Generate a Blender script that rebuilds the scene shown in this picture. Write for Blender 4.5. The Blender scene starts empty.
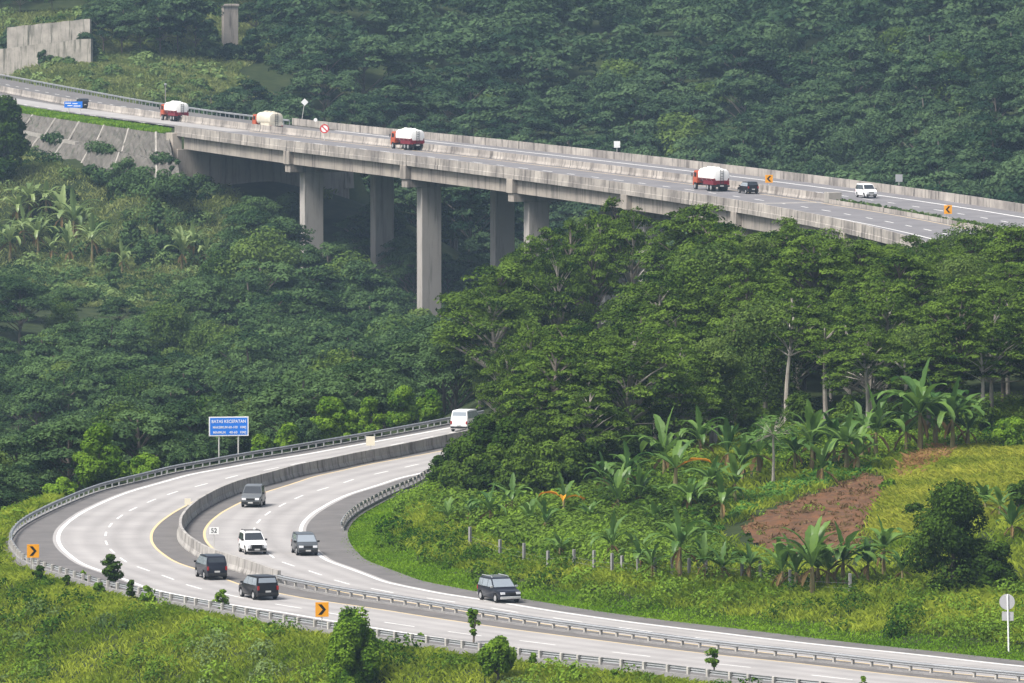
import bpy, bmesh, math, random
import numpy as np
from mathutils import Vector, Matrix
rnd = random.Random(7); RG = np.random.default_rng(11)
R = math.radians
# ------------------------------------------------------------------ camera, sky, sun, exposure
sc = bpy.context.scene
COL = sc.collection
F, YH, H = 8000.0, -95.0, 52.0
KY = F / 3900.0
TH = math.atan((341.5 - YH) / F)
cd = bpy.data.cameras.new('camera'); cam = bpy.data.objects.new('camera', cd); COL.objects.link(cam)
cam.location = (0, 0, H); cam.rotation_euler = (math.pi / 2 - TH, 0, 0)
cd.sensor_width = 36; cd.lens = 36 * F / 1024; cd.clip_start = 1; cd.clip_end = 12000
sc.camera = cam
SUN_EL, SUN_AZ = R(56), R(235)          # azimuth clockwise from north (+Y): light comes from the left and a little behind
w = bpy.data.worlds.new('World'); sc.world = w; w.use_nodes = True
nt = w.node_tree; bg = nt.nodes['Background']
sky = nt.nodes.new('ShaderNodeTexSky'); sky.sky_type = 'NISHITA'; sky.sun_disc = False
sky.sun_elevation = SUN_EL; sky.sun_rotation = SUN_AZ; sky.dust_density = 4; sky.air_density = 1.0
hs = nt.nodes.new('ShaderNodeHueSaturation'); hs.inputs['Saturation'].default_value = 0.55
nt.links.new(sky.outputs[0], hs.inputs['Color']); nt.links.new(hs.outputs[0], bg.inputs[0])
bg.inputs[1].default_value = 0.105
ld = bpy.data.lights.new('sun', 'SUN'); ld.energy = 3.0; ld.angle = R(20); ld.color = (1, .96, .9)
lo = bpy.data.objects.new('sun', ld); COL.objects.link(lo)
sd = Vector((math.sin(SUN_AZ) * math.cos(SUN_EL), math.cos(SUN_AZ) * math.cos(SUN_EL), math.sin(SUN_EL)))
lo.rotation_euler = sd.to_track_quat('Z', 'Y').to_euler(); lo.location = (-100, 100, 300)
vs = sc.view_settings; vs.view_transform = 'Standard'; vs.look = 'None'; vs.gamma = 1; vs.use_curve_mapping = False
vs.exposure = 0.95
sc.cycles.max_bounces = 6; sc.cycles.diffuse_bounces = 3; sc.cycles.transmission_bounces = 4; sc.cycles.volume_bounces = 0
sc.cycles.glossy_bounces = 2; sc.cycles.caustics_reflective = False; sc.cycles.caustics_refractive = False
# ------------------------------------------------------------------ projection helpers
_c, _s = math.cos(TH), math.sin(TH)
def ray(px, py):
    u = (px - 512) / F; v = (341.5 - py) / F
    return np.array([u, _c + v * _s, -_s + v * _c])
def at(px, py, z=0.0):
    d = ray(px, py); t = (z - H) / d[2]
    return d[:2] * t
def project(P):
    P = np.asarray(P, float); x, y, z = P[..., 0], P[..., 1], P[..., 2] - H
    f = y * _c - z * _s; v = y * _s + z * _c
    return 512 + F * x / f, 341.5 - F * v / f
# ------------------------------------------------------------------ materials
def mat(name, col, rough=.8, var=None, vscale=1.0, metal=0.0, spec=.3, bump=0, streak=None, coat=0, emit=None, detail=4):
    """Principled with noise variation between col and var, optional vertical streak stains of colour streak."""
    m = bpy.data.materials.new(name); m.use_nodes = True; t = m.node_tree; b = t.nodes['Principled BSDF']
    b.inputs['Roughness'].default_value = rough; b.inputs['Metallic'].default_value = metal
    b.inputs['Specular IOR Level'].default_value = spec; b.inputs['Coat Weight'].default_value = coat
    b.inputs['Base Color'].default_value = (*col, 1)
    if var is None and streak is None: return m
    tc = t.nodes.new('ShaderNodeNewGeometry'); last = None
    n = t.nodes.new('ShaderNodeTexNoise'); n.inputs['Scale'].default_value = vscale; n.inputs['Detail'].default_value = detail; n.inputs['Roughness'].default_value = .65
    t.links.new(tc.outputs['Position'], n.inputs['Vector'])
    r = t.nodes.new('ShaderNodeValToRGB'); r.color_ramp.elements[0].position = .32; r.color_ramp.elements[1].position = .68
    r.color_ramp.elements[0].color = (*col, 1); r.color_ramp.elements[1].color = (*(var or col), 1)
    t.links.new(n.outputs['Fac'], r.inputs['Fac']); last = r.outputs['Color']
    if streak is not None:
        mp = t.nodes.new('ShaderNodeMapping'); mp.inputs['Scale'].default_value = (1.3, 1.3, .12)
        t.links.new(tc.outputs['Position'], mp.inputs['Vector'])
        n2 = t.nodes.new('ShaderNodeTexNoise'); n2.inputs['Scale'].default_value = 1.0; n2.inputs['Detail'].default_value = 5; n2.inputs['Roughness'].default_value = .7
        t.links.new(mp.outputs[0], n2.inputs['Vector'])
        r2 = t.nodes.new('ShaderNodeValToRGB'); r2.color_ramp.elements[0].position = .5; r2.color_ramp.elements[1].position = .66
        r2.color_ramp.elements[0].color = (0, 0, 0, 1); r2.color_ramp.elements[1].color = (1, 1, 1, 1)
        t.links.new(n2.outputs['Fac'], r2.inputs['Fac'])
        mx = t.nodes.new('ShaderNodeMix'); mx.data_type = 'RGBA'; t.links.new(r2.outputs['Color'], mx.inputs['Factor'])
        t.links.new(last, mx.inputs[6]); mx.inputs[7].default_value = (*streak, 1); last = mx.outputs[2]
    t.links.new(last, b.inputs['Base Color'])
    if bump:
        bp = t.nodes.new('ShaderNodeBump'); bp.inputs['Strength'].default_value = bump; bp.inputs['Distance'].default_value = .2
        t.links.new(n.outputs['Fac'], bp.inputs['Height']); t.links.new(bp.outputs[0], b.inputs['Normal'])
    return m
def leafmat(name, dark, light, transl=.3, gloss=.0, objvar=.35):
    """foliage: colour runs from dark to light by the leaf's own tint and by the individual plant"""
    m = bpy.data.materials.new(name); m.use_nodes = True; t = m.node_tree; t.nodes.clear()
    o = t.nodes.new('ShaderNodeOutputMaterial')
    a = t.nodes.new('ShaderNodeAttribute'); a.attribute_name = 'tint'
    oi = t.nodes.new('ShaderNodeObjectInfo')
    ma = t.nodes.new('ShaderNodeMath'); ma.operation = 'MULTIPLY_ADD'; ma.inputs[1].default_value = objvar; 
    sb = t.nodes.new('ShaderNodeMath'); sb.operation = 'SUBTRACT'; sb.inputs[1].default_value = objvar / 2
    t.links.new(oi.outputs['Random'], ma.inputs[0]); t.links.new(a.outputs['Fac'], ma.inputs[2]); t.links.new(ma.outputs[0], sb.inputs[0])
    r = t.nodes.new('ShaderNodeValToRGB'); e = r.color_ramp.elements; e[0].color = (*dark, 1); e[1].color = (*light, 1)
    t.links.new(sb.outputs[0], r.inputs['Fac'])
    d = t.nodes.new('ShaderNodeBsdfDiffuse'); tr = t.nodes.new('ShaderNodeBsdfTranslucent'); mx = t.nodes.new('ShaderNodeMixShader')
    mx.inputs[0].default_value = transl
    t.links.new(r.outputs[0], d.inputs[0]); t.links.new(r.outputs[0], tr.inputs[0])
    t.links.new(d.outputs[0], mx.inputs[1]); t.links.new(tr.outputs[0], mx.inputs[2]); last = mx.outputs[0]
    if gloss:
        g = t.nodes.new('ShaderNodeBsdfGlossy'); g.inputs['Roughness'].default_value = .45; m2 = t.nodes.new('ShaderNodeMixShader'); m2.inputs[0].default_value = gloss
        t.links.new(last, m2.inputs[1]); t.links.new(g.outputs[0], m2.inputs[2]); last = m2.outputs[0]
    t.links.new(last, o.inputs[0])
    return m
M = {}
M['asphalt'] = mat('asphalt', (.10, .095, .092), .9, (.145, .135, .13), .35, bump=.1)
M['bridge_asphalt'] = mat('bridge_asphalt', (.13, .125, .13), .9, (.18, .172, .175), .2)
M['white_paint'] = mat('white_paint', (.8, .79, .76), .6, (.6, .59, .56), .8)
M['yellow_paint'] = mat('yellow_paint', (.62, .46, .22), .6, (.52, .42, .27), .8)
M['barrier'] = mat('barrier_concrete', (.40, .38, .35), .9, (.26, .245, .23), .5, streak=(.13, .12, .11), bump=.1)
M['bridge_con'] = mat('weathered_bridge_concrete', (.37, .325, .275), .9, (.24, .215, .19), .2, streak=(.12, .105, .095))
M['parapet'] = mat('stained_parapet_concrete', (.44, .40, .355), .9, (.17, .153, .14), .16, streak=(.09, .08, .075))
M['column'] = mat('column_concrete', (.35, .325, .30), .9, (.29, .268, .243), .1, streak=(.22, .205, .185))
M['abut'] = mat('abutment_concrete', (.38, .335, .29), .9, (.29, .255, .225), .12, streak=(.2, .175, .155))
M['stone'] = mat('revetment_stone', (.145, .132, .118), .95, (.075, .069, .061), .5, streak=(.06, .065, .045), bump=.5, detail=8)
M['rib'] = mat('drain_concrete', (.36, .335, .30), .9, (.24, .225, .20), .5)
M['galv'] = mat('galvanised_steel', (.42, .43, .44), .5, (.33, .34, .35), .6, metal=.55, spec=.5)
M['postcon'] = mat('post_concrete', (.46, .44, .40), .9, (.33, .31, .29), .8)
M['wallcon'] = mat('kerb_wall_concrete', (.27, .26, .255), .95, (.19, .185, .18), .8)
M['signpole'] = mat('sign_pole', (.55, .54, .5), .5, metal=.2)
M['signback'] = mat('sign_back_aluminium', (.42, .42, .43), .5, metal=.4)
M['blue'] = mat('sign_blue', (.02, .19, .72), .45)
M['white'] = mat('sign_white', (.82, .82, .8), .5)
M['cream'] = mat('sign_cream', (.72, .66, .52), .6)
M['orange'] = mat('sign_orange', (.85, .36, .02), .5)
M['black'] = mat('sign_black', (.012, .012, .012), .5)
M['red'] = mat('sign_red', (.6, .03, .03), .5)
M['bark'] = mat('bark_grey', (.17, .145, .12), .95, (.09, .075, .06), 1.5)
M['barkpale'] = mat('bark_pale', (.40, .37, .32), .95, (.24, .21, .18), 1.2)
M['bananastem'] = mat('banana_stem', (.20, .20, .08), .8, (.20, .13, .07), 2)
M['soil'] = mat('bare_soil', (.14, .062, .025), .98, (.06, .035, .019), .9, bump=.6, detail=9)
M['oldwall'] = mat('old_wall_concrete', (.40, .365, .32), .95, (.22, .205, .175), .35, streak=(.08, .08, .06))
# road slabs: pale concrete with transverse joints, tyre darkening lanes kept faint
def concrete_road():
    """worn concrete: cloudy tone, slab joints every 5 m, grey tyre tracks in each lane (UV: metres along, lane fraction across)"""
    m = mat('concrete_pavement', (.355, .338, .326), .85, (.28, .267, .258), .16, bump=.05, detail=8); t = m.node_tree; b = t.nodes['Principled BSDF']; src = b.inputs['Base Color'].links[0].from_socket
    uv = t.nodes.new('ShaderNodeUVMap'); sp = t.nodes.new('ShaderNodeSeparateXYZ'); t.links.new(uv.outputs[0], sp.inputs[0])
    def math_(op, a, b_=None, c=None):
        n = t.nodes.new('ShaderNodeMath'); n.operation = op
        for k, v in enumerate((a, b_, c)):
            if v is None: continue
            if isinstance(v, (int, float)): n.inputs[k].default_value = v
            else: t.links.new(v, n.inputs[k])
        return n.outputs[0]
    fr = math_('FRACT', math_('MULTIPLY', sp.outputs['X'], .2)); joint = math_('LESS_THAN', fr, .022)
    tr = math_('POWER', math_('ABSOLUTE', math_('SINE', math_('MULTIPLY', sp.outputs['Y'], math.pi * 4))), 2.0)          # four wheel paths
    mp = t.nodes.new('ShaderNodeMapping'); mp.inputs['Scale'].default_value = (.07, 9, 1); t.links.new(uv.outputs[0], mp.inputs['Vector'])
    n2 = t.nodes.new('ShaderNodeTexNoise'); n2.inputs['Scale'].default_value = 1; n2.inputs['Detail'].default_value = 4; t.links.new(mp.outputs[0], n2.inputs['Vector'])
    f = math_('MULTIPLY', math_('MULTIPLY', tr, n2.outputs['Fac']), .55); f = math_('MAXIMUM', f, math_('MULTIPLY', joint, .45))
    sl = t.nodes.new('ShaderNodeTexWhiteNoise'); sl.noise_dimensions = '2D'; cb = t.nodes.new('ShaderNodeCombineXYZ'); t.links.new(math_('FLOOR', math_('MULTIPLY', sp.outputs['X'], .2)), cb.inputs[0]); t.links.new(math_('FLOOR', math_('MULTIPLY', sp.outputs['Y'], 2.0)), cb.inputs[1]); t.links.new(cb.outputs[0], sl.inputs['Vector'])
    f = math_('ADD', f, math_('MULTIPLY', sl.outputs['Value'], .14))                                                      # slab to slab tone
    mx = t.nodes.new('ShaderNodeMix'); mx.data_type = 'RGBA'; t.links.new(f, mx.inputs['Factor']); t.links.new(src, mx.inputs[6]); mx.inputs[7].default_value = (.17, .16, .155, 1); t.links.new(mx.outputs[2], b.inputs['Base Color'])
    return m
M['concrete'] = concrete_road()
def ground_mat():
    m = bpy.data.materials.new('hill_ground'); m.use_nodes = True; t = m.node_tree; b = t.nodes['Principled BSDF']
    b.inputs['Roughness'].default_value = 1; b.inputs['Specular IOR Level'].default_value = .1
    g = t.nodes.new('ShaderNodeNewGeometry'); n = t.nodes.new('ShaderNodeTexNoise'); n.inputs['Scale'].default_value = .35; n.inputs['Detail'].default_value = 8; n.inputs['Roughness'].default_value = .7
    t.links.new(g.outputs['Position'], n.inputs['Vector'])
    r = t.nodes.new('ShaderNodeValToRGB'); e = r.color_ramp.elements
    e[0].position = .3; e[0].color = (.012, .02, .008, 1); e[1].position = .7; e[1].color = (.045, .055, .022, 1)
    x = e.new(.5); x.color = (.026, .038, .013, 1)
    t.links.new(n.outputs['Fac'], r.inputs['Fac']); t.links.new(r.outputs[0], b.inputs['Base Color'])
    return m
M['ground'] = ground_mat()
# foliage
M['hill_leaf'] = leafmat('layered_tree_leaf', (.010, .028, .007), (.125, .20, .03), .28)
M['valley_leaf'] = leafmat('valley_tree_leaf', (.016, .038, .016), (.095, .16, .055), .28)
M['far_leaf'] = leafmat('hillside_leaf', (.016, .038, .02), (.085, .14, .06), .28, objvar=.5)
M['bright_leaf'] = leafmat('bright_bush_leaf', (.045, .11, .012), (.20, .32, .03), .35)
M['dark_leaf'] = leafmat('dark_bush_leaf', (.012, .034, .006), (.065, .115, .016), .22)
M['mixed_leaf'] = leafmat('mixed_tree_leaf', (.025, .06, .014), (.13, .19, .045), .3, objvar=.6)
M['banana_leaf'] = leafmat('banana_leaf', (.03, .09, .017), (.135, .235, .045), .36, .03)
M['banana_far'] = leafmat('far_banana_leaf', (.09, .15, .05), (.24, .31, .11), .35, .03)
M['banana_dead'] = leafmat('dry_banana_leaf', (.55, .2, .02), (.62, .33, .04), .3)
M['banana_brown'] = leafmat('brown_banana_leaf', (.12, .08, .035), (.20, .14, .065), .2)
M['grass_bright'] = leafmat('short_grass_blade', (.09, .20, .012), (.20, .33, .025), .35, objvar=0)
M['grass_tall'] = leafmat('tall_grass_blade', (.09, .165, .012), (.36, .42, .05), .38, objvar=0)
M['grass_yellow'] = leafmat('yellow_grass_blade', (.15, .21, .02), (.42, .42, .06), .35, objvar=0)
M['grass_brown'] = leafmat('dry_grass_blade', (.25, .13, .05), (.42, .26, .12), .3, objvar=0)
M['slope_grass'] = leafmat('slope_grass_blade', (.08, .125, .03), (.27, .30, .11), .33, objvar=0)
M['weed'] = leafmat('weed_leaf', (.02, .06, .008), (.19, .30, .035), .33, objvar=0)
M['weed_grey'] = leafmat('scrub_leaf', (.045, .09, .025), (.19, .26, .09), .3, objvar=0)
M['cassava'] = leafmat('crop_leaf', (.05, .14, .02), (.12, .24, .05), .3, objvar=0)
# vehicles
def paint(n, c, r=.3): return mat(n, c, r, spec=.25, coat=.12)
M['car_mid'] = paint('mid_grey_car_paint', (.11, .118, .125)); M['car_black'] = paint('black_car_paint', (.008, .008, .01)); M['car_navy'] = paint('dark_blue_black_paint', (.012, .014, .022))
M['car_grey'] = paint('grey_car_paint', (.06, .066, .072)); M['car_white'] = paint('white_car_paint', (.78, .78, .77)); M['car_silver'] = mat('silver_trim', (.62, .62, .62), .3, metal=.6)
M['glass'] = mat('car_glass', (.02, .024, .028), .08, spec=.9, coat=.5); M['glass_sky'] = mat('glass_painted_sky_reflection', (.22, .25, .28), .1, spec=.9, coat=.5)  # second glass: sky reflection painted in as a pale base colour
M['tyre'] = mat('tyre_rubber', (.015, .015, .015), .9); M['rim'] = mat('wheel_rim', (.5, .5, .5), .35, metal=.6)
M['headlight'] = mat('headlight_lens', (.75, .76, .78), .15, spec=.8); M['taillight'] = mat('taillight_lens', (.28, .012, .01), .25, spec=.5); M['amber'] = mat('orange_lens', (.7, .16, .02), .3)
M['plastic'] = mat('dark_trim', (.02, .02, .02), .6); M['plate'] = mat('number_plate', (.5, .5, .48), .5)
M['truck_red'] = paint('red_cab_paint', (.40, .075, .03), .4); M['maroon'] = mat('maroon_tank_paint', (.15, .01, .02), .5); M['tank_white'] = mat('white_tank_paint', (.82, .81, .78), .45); M['tank_cream'] = mat('cream_tank_paint', (.62, .58, .48), .5, (.52, .47, .38), .6)
# ------------------------------------------------------------------ object helpers
def link(name, data, parent=None):
    o = bpy.data.objects.new(name, data); COL.objects.link(o)
    if parent is not None: o.parent = parent
    return o
def tag(o, label=None, cat=None, group=None, kind=None):
    if label: o['label'] = label
    if cat: o['category'] = cat
    if group: o['group'] = group
    if kind: o['kind'] = kind
    return o
def empty(name, loc, rz=0, label=None, cat=None, group=None):
    o = link(name, None); o.location = loc; o.rotation_euler = (0, 0, rz); o.empty_display_size = .3
    return tag(o, label, cat, group)
def np_mesh(name, V, Fq, mats, tint=None, smooth=False, mi=None):
    """V (n,3); Fq (m,k) faces all with k corners"""
    V = np.ascontiguousarray(V, np.float32); Fq = np.ascontiguousarray(Fq, np.int32); k = Fq.shape[1]; m = len(Fq)
    me = bpy.data.meshes.new(name); me.vertices.add(len(V)); me.vertices.foreach_set('co', V.ravel())
    me.loops.add(m * k); me.loops.foreach_set('vertex_index', Fq.ravel())
    me.polygons.add(m); me.polygons.foreach_set('loop_start', np.arange(0, m * k, k, dtype=np.int32))
    try: me.polygons.foreach_set('loop_total', np.full(m, k, np.int32))
    except Exception: pass
    for x in (mats if isinstance(mats, (list, tuple)) else [mats]): me.materials.append(x)
    if mi is not None: me.polygons.foreach_set('material_index', np.ascontiguousarray(mi, np.int32))
    if tint is not None:
        a = me.attributes.new('tint', 'FLOAT', 'FACE'); a.data.foreach_set('value', np.ascontiguousarray(tint, np.float32))
    me.polygons.foreach_set('use_smooth', np.full(m, smooth, bool))
    me.update(calc_edges=True); me.validate()
    return me
class MB:
    def __init__(s): s.v = []; s.f = []; s.m = []
    def add(s, v, f, m=0):
        b = len(s.v); s.v += [tuple(map(float, p)) for p in v]; s.f += [tuple(b + i for i in q) for q in f]; s.m += [m] * len(f)
    def box(s, c, d, rz=0, m=0, ax=None):
        """box of full size d at centre c; ax = (ux, uy) horizontal axis of its x side"""
        hx, hy, hz = d[0] / 2, d[1] / 2, d[2] / 2; ca, sa = (math.cos(rz), math.sin(rz)) if ax is None else (ax[0], ax[1])
        P = []
        for z in (-hz, hz):
            for x, y in ((-hx, -hy), (hx, -hy), (hx, hy), (-hx, hy)):
                P.append((c[0] + x * ca - y * sa, c[1] + x * sa + y * ca, c[2] + z))
        s.add(P, [(0, 3, 2, 1), (4, 5, 6, 7), (0, 1, 5, 4), (1, 2, 6, 5), (2, 3, 7, 6), (3, 0, 4, 7)], m)
    def tube(s, pts, rad, n=8, m=0, cap=True):
        pts = [Vector(p) for p in pts]; rad = rad if hasattr(rad, '__len__') else [rad] * len(pts); V = []; Fs = []
        for i, p in enumerate(pts):
            d = (pts[min(i + 1, len(pts) - 1)] - pts[max(i - 1, 0)]).normalized()
            a = d.cross(Vector((0, 0, 1)) if abs(d.z) < .95 else Vector((1, 0, 0))).normalized(); b = d.cross(a)
            for k in range(n):
                t = 2 * math.pi * k / n; V.append(p + (a * math.cos(t) + b * math.sin(t)) * rad[i])
        for i in range(len(pts) - 1):
            for k in range(n): Fs.append((i * n + k, i * n + (k + 1) % n, (i + 1) * n + (k + 1) % n, (i + 1) * n + k))
        if cap: Fs += [tuple(range(n))[::-1], tuple((len(pts) - 1) * n + k for k in range(n))]
        s.add(V, Fs, m)
    def sweep(s, C, N, prof, m=0, closed=True, z=0.0, cap=True):
        """profile [(side, up)] carried along the plan curve C with side vectors N"""
        k = len(prof); V = []; Fs = []
        zz = z if hasattr(z, '__len__') else [z] * len(C)
        for c, n, z0 in zip(C, N, zz):
            for u, h in prof: V.append((c[0] + n[0] * u, c[1] + n[1] * u, z0 + h))
        for i in range(len(C) - 1):
            for j in range(k if closed else k - 1):
                Fs.append((i * k + j, i * k + (j + 1) % k, (i + 1) * k + (j + 1) % k, (i + 1) * k + j))
        if closed and cap: Fs += [tuple(range(k))[::-1], tuple((len(C) - 1) * k + j for j in range(k))]
        s.add(V, Fs, m)
    def mesh(s, name, mats, smooth=False, bevel=0):
        me = bpy.data.meshes.new(name); me.from_pydata(s.v, [], s.f)
        for x in (mats if isinstance(mats, (list, tuple)) else [mats]): me.materials.append(x)
        me.polygons.foreach_set('material_index', s.m); me.update()
        bm = bmesh.new(); bm.from_mesh(me); bmesh.ops.recalc_face_normals(bm, faces=bm.faces)
        if bevel:
            es = [e for e in bm.edges if len(e.link_faces) == 2 and e.calc_face_angle(0) > .5]
            bmesh.ops.bevel(bm, geom=es, offset=bevel, segments=2, affect='EDGES', profile=.6)
        bm.to_mesh(me); bm.free()
        if smooth:
            me.polygons.foreach_set('use_smooth', [True] * len(me.polygons))
            try: me.set_sharp_from_angle(angle=R(40))
            except Exception: pass
        return me
    def build(s, name, mats, parent=None, **k): return link(name, s.mesh(name, mats, **k), parent)
# ------------------------------------------------------------------ curves: lower road
def smooth_poly(P, step=1.0, sigma=4.0):
    P = np.asarray(P, float); d = np.r_[0, np.cumsum(np.hypot(*np.diff(P, axis=0).T))]
    n = int(d[-1] / step); t = np.linspace(0, d[-1], n); Q = np.c_[np.interp(t, d, P[:, 0]), np.interp(t, d, P[:, 1])]
    k = int(3 * sigma / step); g = np.exp(-.5 * (np.arange(-k, k + 1) * step / sigma) ** 2); g /= g.sum()
    a = 2 * Q[0] - Q[k:0:-1]; b = 2 * Q[-1] - Q[-2:-k - 2:-1]; E = np.r_[a, Q, b]
    return np.c_[np.convolve(E[:, 0], g, 'valid'), np.convolve(E[:, 1], g, 'valid')]
TR = dict(
rail=(.75, [(436,419.8),(397,427),(358,433.8),(319,440.3),(280,446.7),(256,451),(217,457),(178,464.5),(139,473.7),(100,482.5),(78,492),(59,499.5),(39,509),(21.5,517),(13.7,524),(10,533),(12.7,544.5),(21.5,554),(31,561),(45,566),(64,570),(84,576),(117,581.5),(152,589.4),(200,601),(247,610.7),(306,620),(379,631),(453,641),(516,649.6),(589,657),(680,667),(740,674.8)]),
wout=(0, [(448,428.6),(397,437.7),(358,444.8),(319,452),(280,458.8),(217,468.8),(168,480),(137,489.8),(97.7,504.4),(78,515),(64.5,525),(58.6,532.7),(57.6,538.6),(60.5,546.4),(72.3,557),(88,566),(99.6,571.8),(125,579.6),(144.5,586.4),(172,594),(218,602.5)]),
dash1=(0, [(298.5,463.7),(270,468.8),(231.8,477),(200.6,485),(173.8,493),(151,501),(132.8,509.3),(117,517),(110,525.3),(105.9,534),(106.4,543),(112.3,551.3),(124,560),(141.6,569),(166,577.6),(195,586.7),(235.7,595.7),(286.5,606.4),(333,615),(398.6,624.2),(461,633.6),(535,642.8),(635.7,654),(831.5,677.6)]),
yel1=(0, [(185,506.4),(170,515),(156,525),(151.4,532.7),(151.4,540.5),(156,548.4),(168,558),(183.6,566),(193,568),(233.8,582),(280.6,594.7),(335,603),(398.6,612.5),(467,623),(540,633),(618,642.8),(735,657),(851,669),(962,682.6)]),
yel2=(0, [(444,451),(397,458.8),(358,466.6),(319,475.4),(300,481),(268,492),(236.7,504),(217,515.7),(206.4,525.5),(203.5,535),(209,545)]),
dash2=(0, [(379.6,472.5),(349,481),(323,489),(299.5,497),(282,505),(267.6,513.4),(257,521.6),(252,529.8),(269,555.6),(287.5,564.4),(312,573),(344,582),(381,591)]),
win=(0, [(416.7,473.5),(387.4,482.3),(358,491),(334.7,500.8),(315,511.6),(303.4,521.3),(298.6,531),(319.7,555.6),(339,566),(369,576.4),(398.6,585),(437.7,593),(476.7,599),(527.5,607.6),(618,621),(740,635.5),(878.7,651),(1024,666.5)]),
edge=(0, [(450,467),(416.7,484),(397,494),(373.7,504),(356,513),(343,524),(340,535),(353.7,556),(369,565.6),(394.7,575.4),(428,584),(476.7,592),(540,604),(618,616.4),(740,629.5),(878.7,647),(1024,662)]))
MEDT = [(452,433.4),(397,445),(358,452),(319,460.4),(300,463.4),(275.8,470.4),(236.7,480.5),(217,488.4),(197.7,499),(186,509),(180,518),(180.5,527),(187,535),(208,548),(237.7,556.6),(261,564.4),(276.7,571)]
MEDR = [(306,580),(340,587),(379,592),(418,597.9),(457,604.7),(496,610.5),(540,617.4),(618,627.5),(676,635.4),(740,642.8),(823,651),(906,661),(1024,672)]
med = smooth_poly([at(x, y, 1.1) for x, y in MEDT] + [at(x, y, .8) for x, y in MEDR], .5, 3.0)
def extend(Q, a, b, step=.5):
    d0 = Q[0] - Q[24]; d0 /= np.hypot(*d0); d1 = Q[-1] - Q[-40]; d1 /= np.hypot(*d1)
    A = Q[0] + np.outer(np.arange(a, 0, -step), d0); B = Q[-1] + np.outer(np.arange(step, b + step, step), d1)
    return np.r_[A, Q, B]
CM = extend(med, 40, 90)
def normals(C):
    d = np.gradient(C, axis=0); d /= np.hypot(d[:, 0], d[:, 1])[:, None]
    return d, np.c_[d[:, 1], -d[:, 0]]          # tangent, right-hand side
CT, CN = normals(CM)                             # right-hand side along far -> near is the outer carriageway
CS = np.r_[0, np.cumsum(np.hypot(*np.diff(CM, axis=0).T))]; SL = CS[-1]
def su(P, C=None, N=None, S=None):
    C, N, S = (CM, CN, CS) if C is None else (C, N, S)
    P = np.atleast_2d(P); I = np.empty(len(P), int); D = np.empty(len(P))
    for a in range(0, len(P), 4000):
        q = P[a:a + 4000]; d2 = (q[:, None, 0] - C[None, :, 0]) ** 2 + (q[:, None, 1] - C[None, :, 1]) ** 2
        I[a:a + 4000] = d2.argmin(1); D[a:a + 4000] = np.sqrt(d2.min(1))
    U = ((P - C[I]) * N[I]).sum(1)
    return S[I], U, D, I
def offs(tr, sig=9.0):
    z, p = tr; W = np.array([at(x, y, z) for x, y in p])
    d = np.r_[0, np.cumsum(np.hypot(*np.diff(W, axis=0).T))]; t = np.arange(0, d[-1], .5); W = np.c_[np.interp(t, d, W[:, 0]), np.interp(t, d, W[:, 1])]
    s, u, _, _ = su(W); o = np.argsort(s); s, u = s[o], u[o]
    if len(s) > 4: s, u = s[1:-1], u[1:-1]
    v = np.interp(CS, s, u); k = int(3 * sig / .5); g = np.exp(-.5 * (np.arange(-k, k + 1) * .5 / sig) ** 2); g /= g.sum()
    return np.convolve(np.r_[np.full(k, v[0]), v, np.full(k, v[-1])], g, 'valid')
OF = {k: offs(v) for k, v in TR.items()}
OF['wout'] = np.minimum(OF['wout'], OF['rail'] - 1.2)
OF['yel1'] = np.maximum(OF['yel1'], 1.0); OF['yel2'] = np.minimum(OF['yel2'], -1.0)
OF['edge'] = np.minimum(OF['edge'], OF['win'] - 1.3)
def off(k, d=0.0, sl=slice(None)):
    u = (OF[k] if isinstance(k, str) else np.full(len(CM), float(k))) + d
    return (CM + CN * u[:, None])[sl]
# ------------------------------------------------------------------ curves: viaduct
ZB0, YB0, GB = 12.0, 1159.0, .0153          # the upper road climbs gently away from the camera
def zpl(Y): return ZB0 + GB * (np.clip(Y, 800, 1560) - YB0)
def atb(px, py, dz=0.0):
    d = ray(px, py); t = (ZB0 + dz - GB * YB0 - H) / (d[2] - GB * d[1]); return np.array([d[0] * t, d[1] * t, H + d[2] * t])
BM = [atb(x, y, 1.1)[:2] for x, y in [(0,88.0),(78,98.5),(140,107.8),(200,118.5),(281,131),(380,140.5),(479,151),(570,160.5),(658,171.5),(762,186),(833.7,196.2),(886.5,206.2),(947,216.5),(994,226.5)]]
BM = np.array(BM); _t = BM[:, 1]; _tm = _t.mean(); _ts = np.ptp(_t) / 2; _pc = np.polyfit((_t - _tm) / _ts, BM[:, 0], 3); _pd = np.polyder(_pc)
_Y = np.arange(_t.max() + 130, _t.min() - 120, -1.0); _q = np.clip((_Y - _tm) / _ts, -1, .97); _X = np.polyval(_pc, _q) + np.polyval(_pd, _q) * ((_Y - _tm) / _ts - _q)
BC = smooth_poly(np.c_[_X, _Y], 1.0, 3.0); BT, BN = normals(BC); BS = np.r_[0, np.cumsum(np.hypot(*np.diff(BC, axis=0).T))]
BSH = np.interp(BS, [230, 300, 400, 700], [.5, .7, 1.5, 1.5]); BC = BC - BN * BSH[:, None]; BT, BN = normals(BC); BS = np.r_[0, np.cumsum(np.hypot(*np.diff(BC, axis=0).T))]; BZ = zpl(BC[:, 1])
HW = np.interp(BS, [0, 240, 300, 365, 800], [13.4, 13.8, 14.6, 17.2, 17.6])          # half width of the upper road
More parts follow.
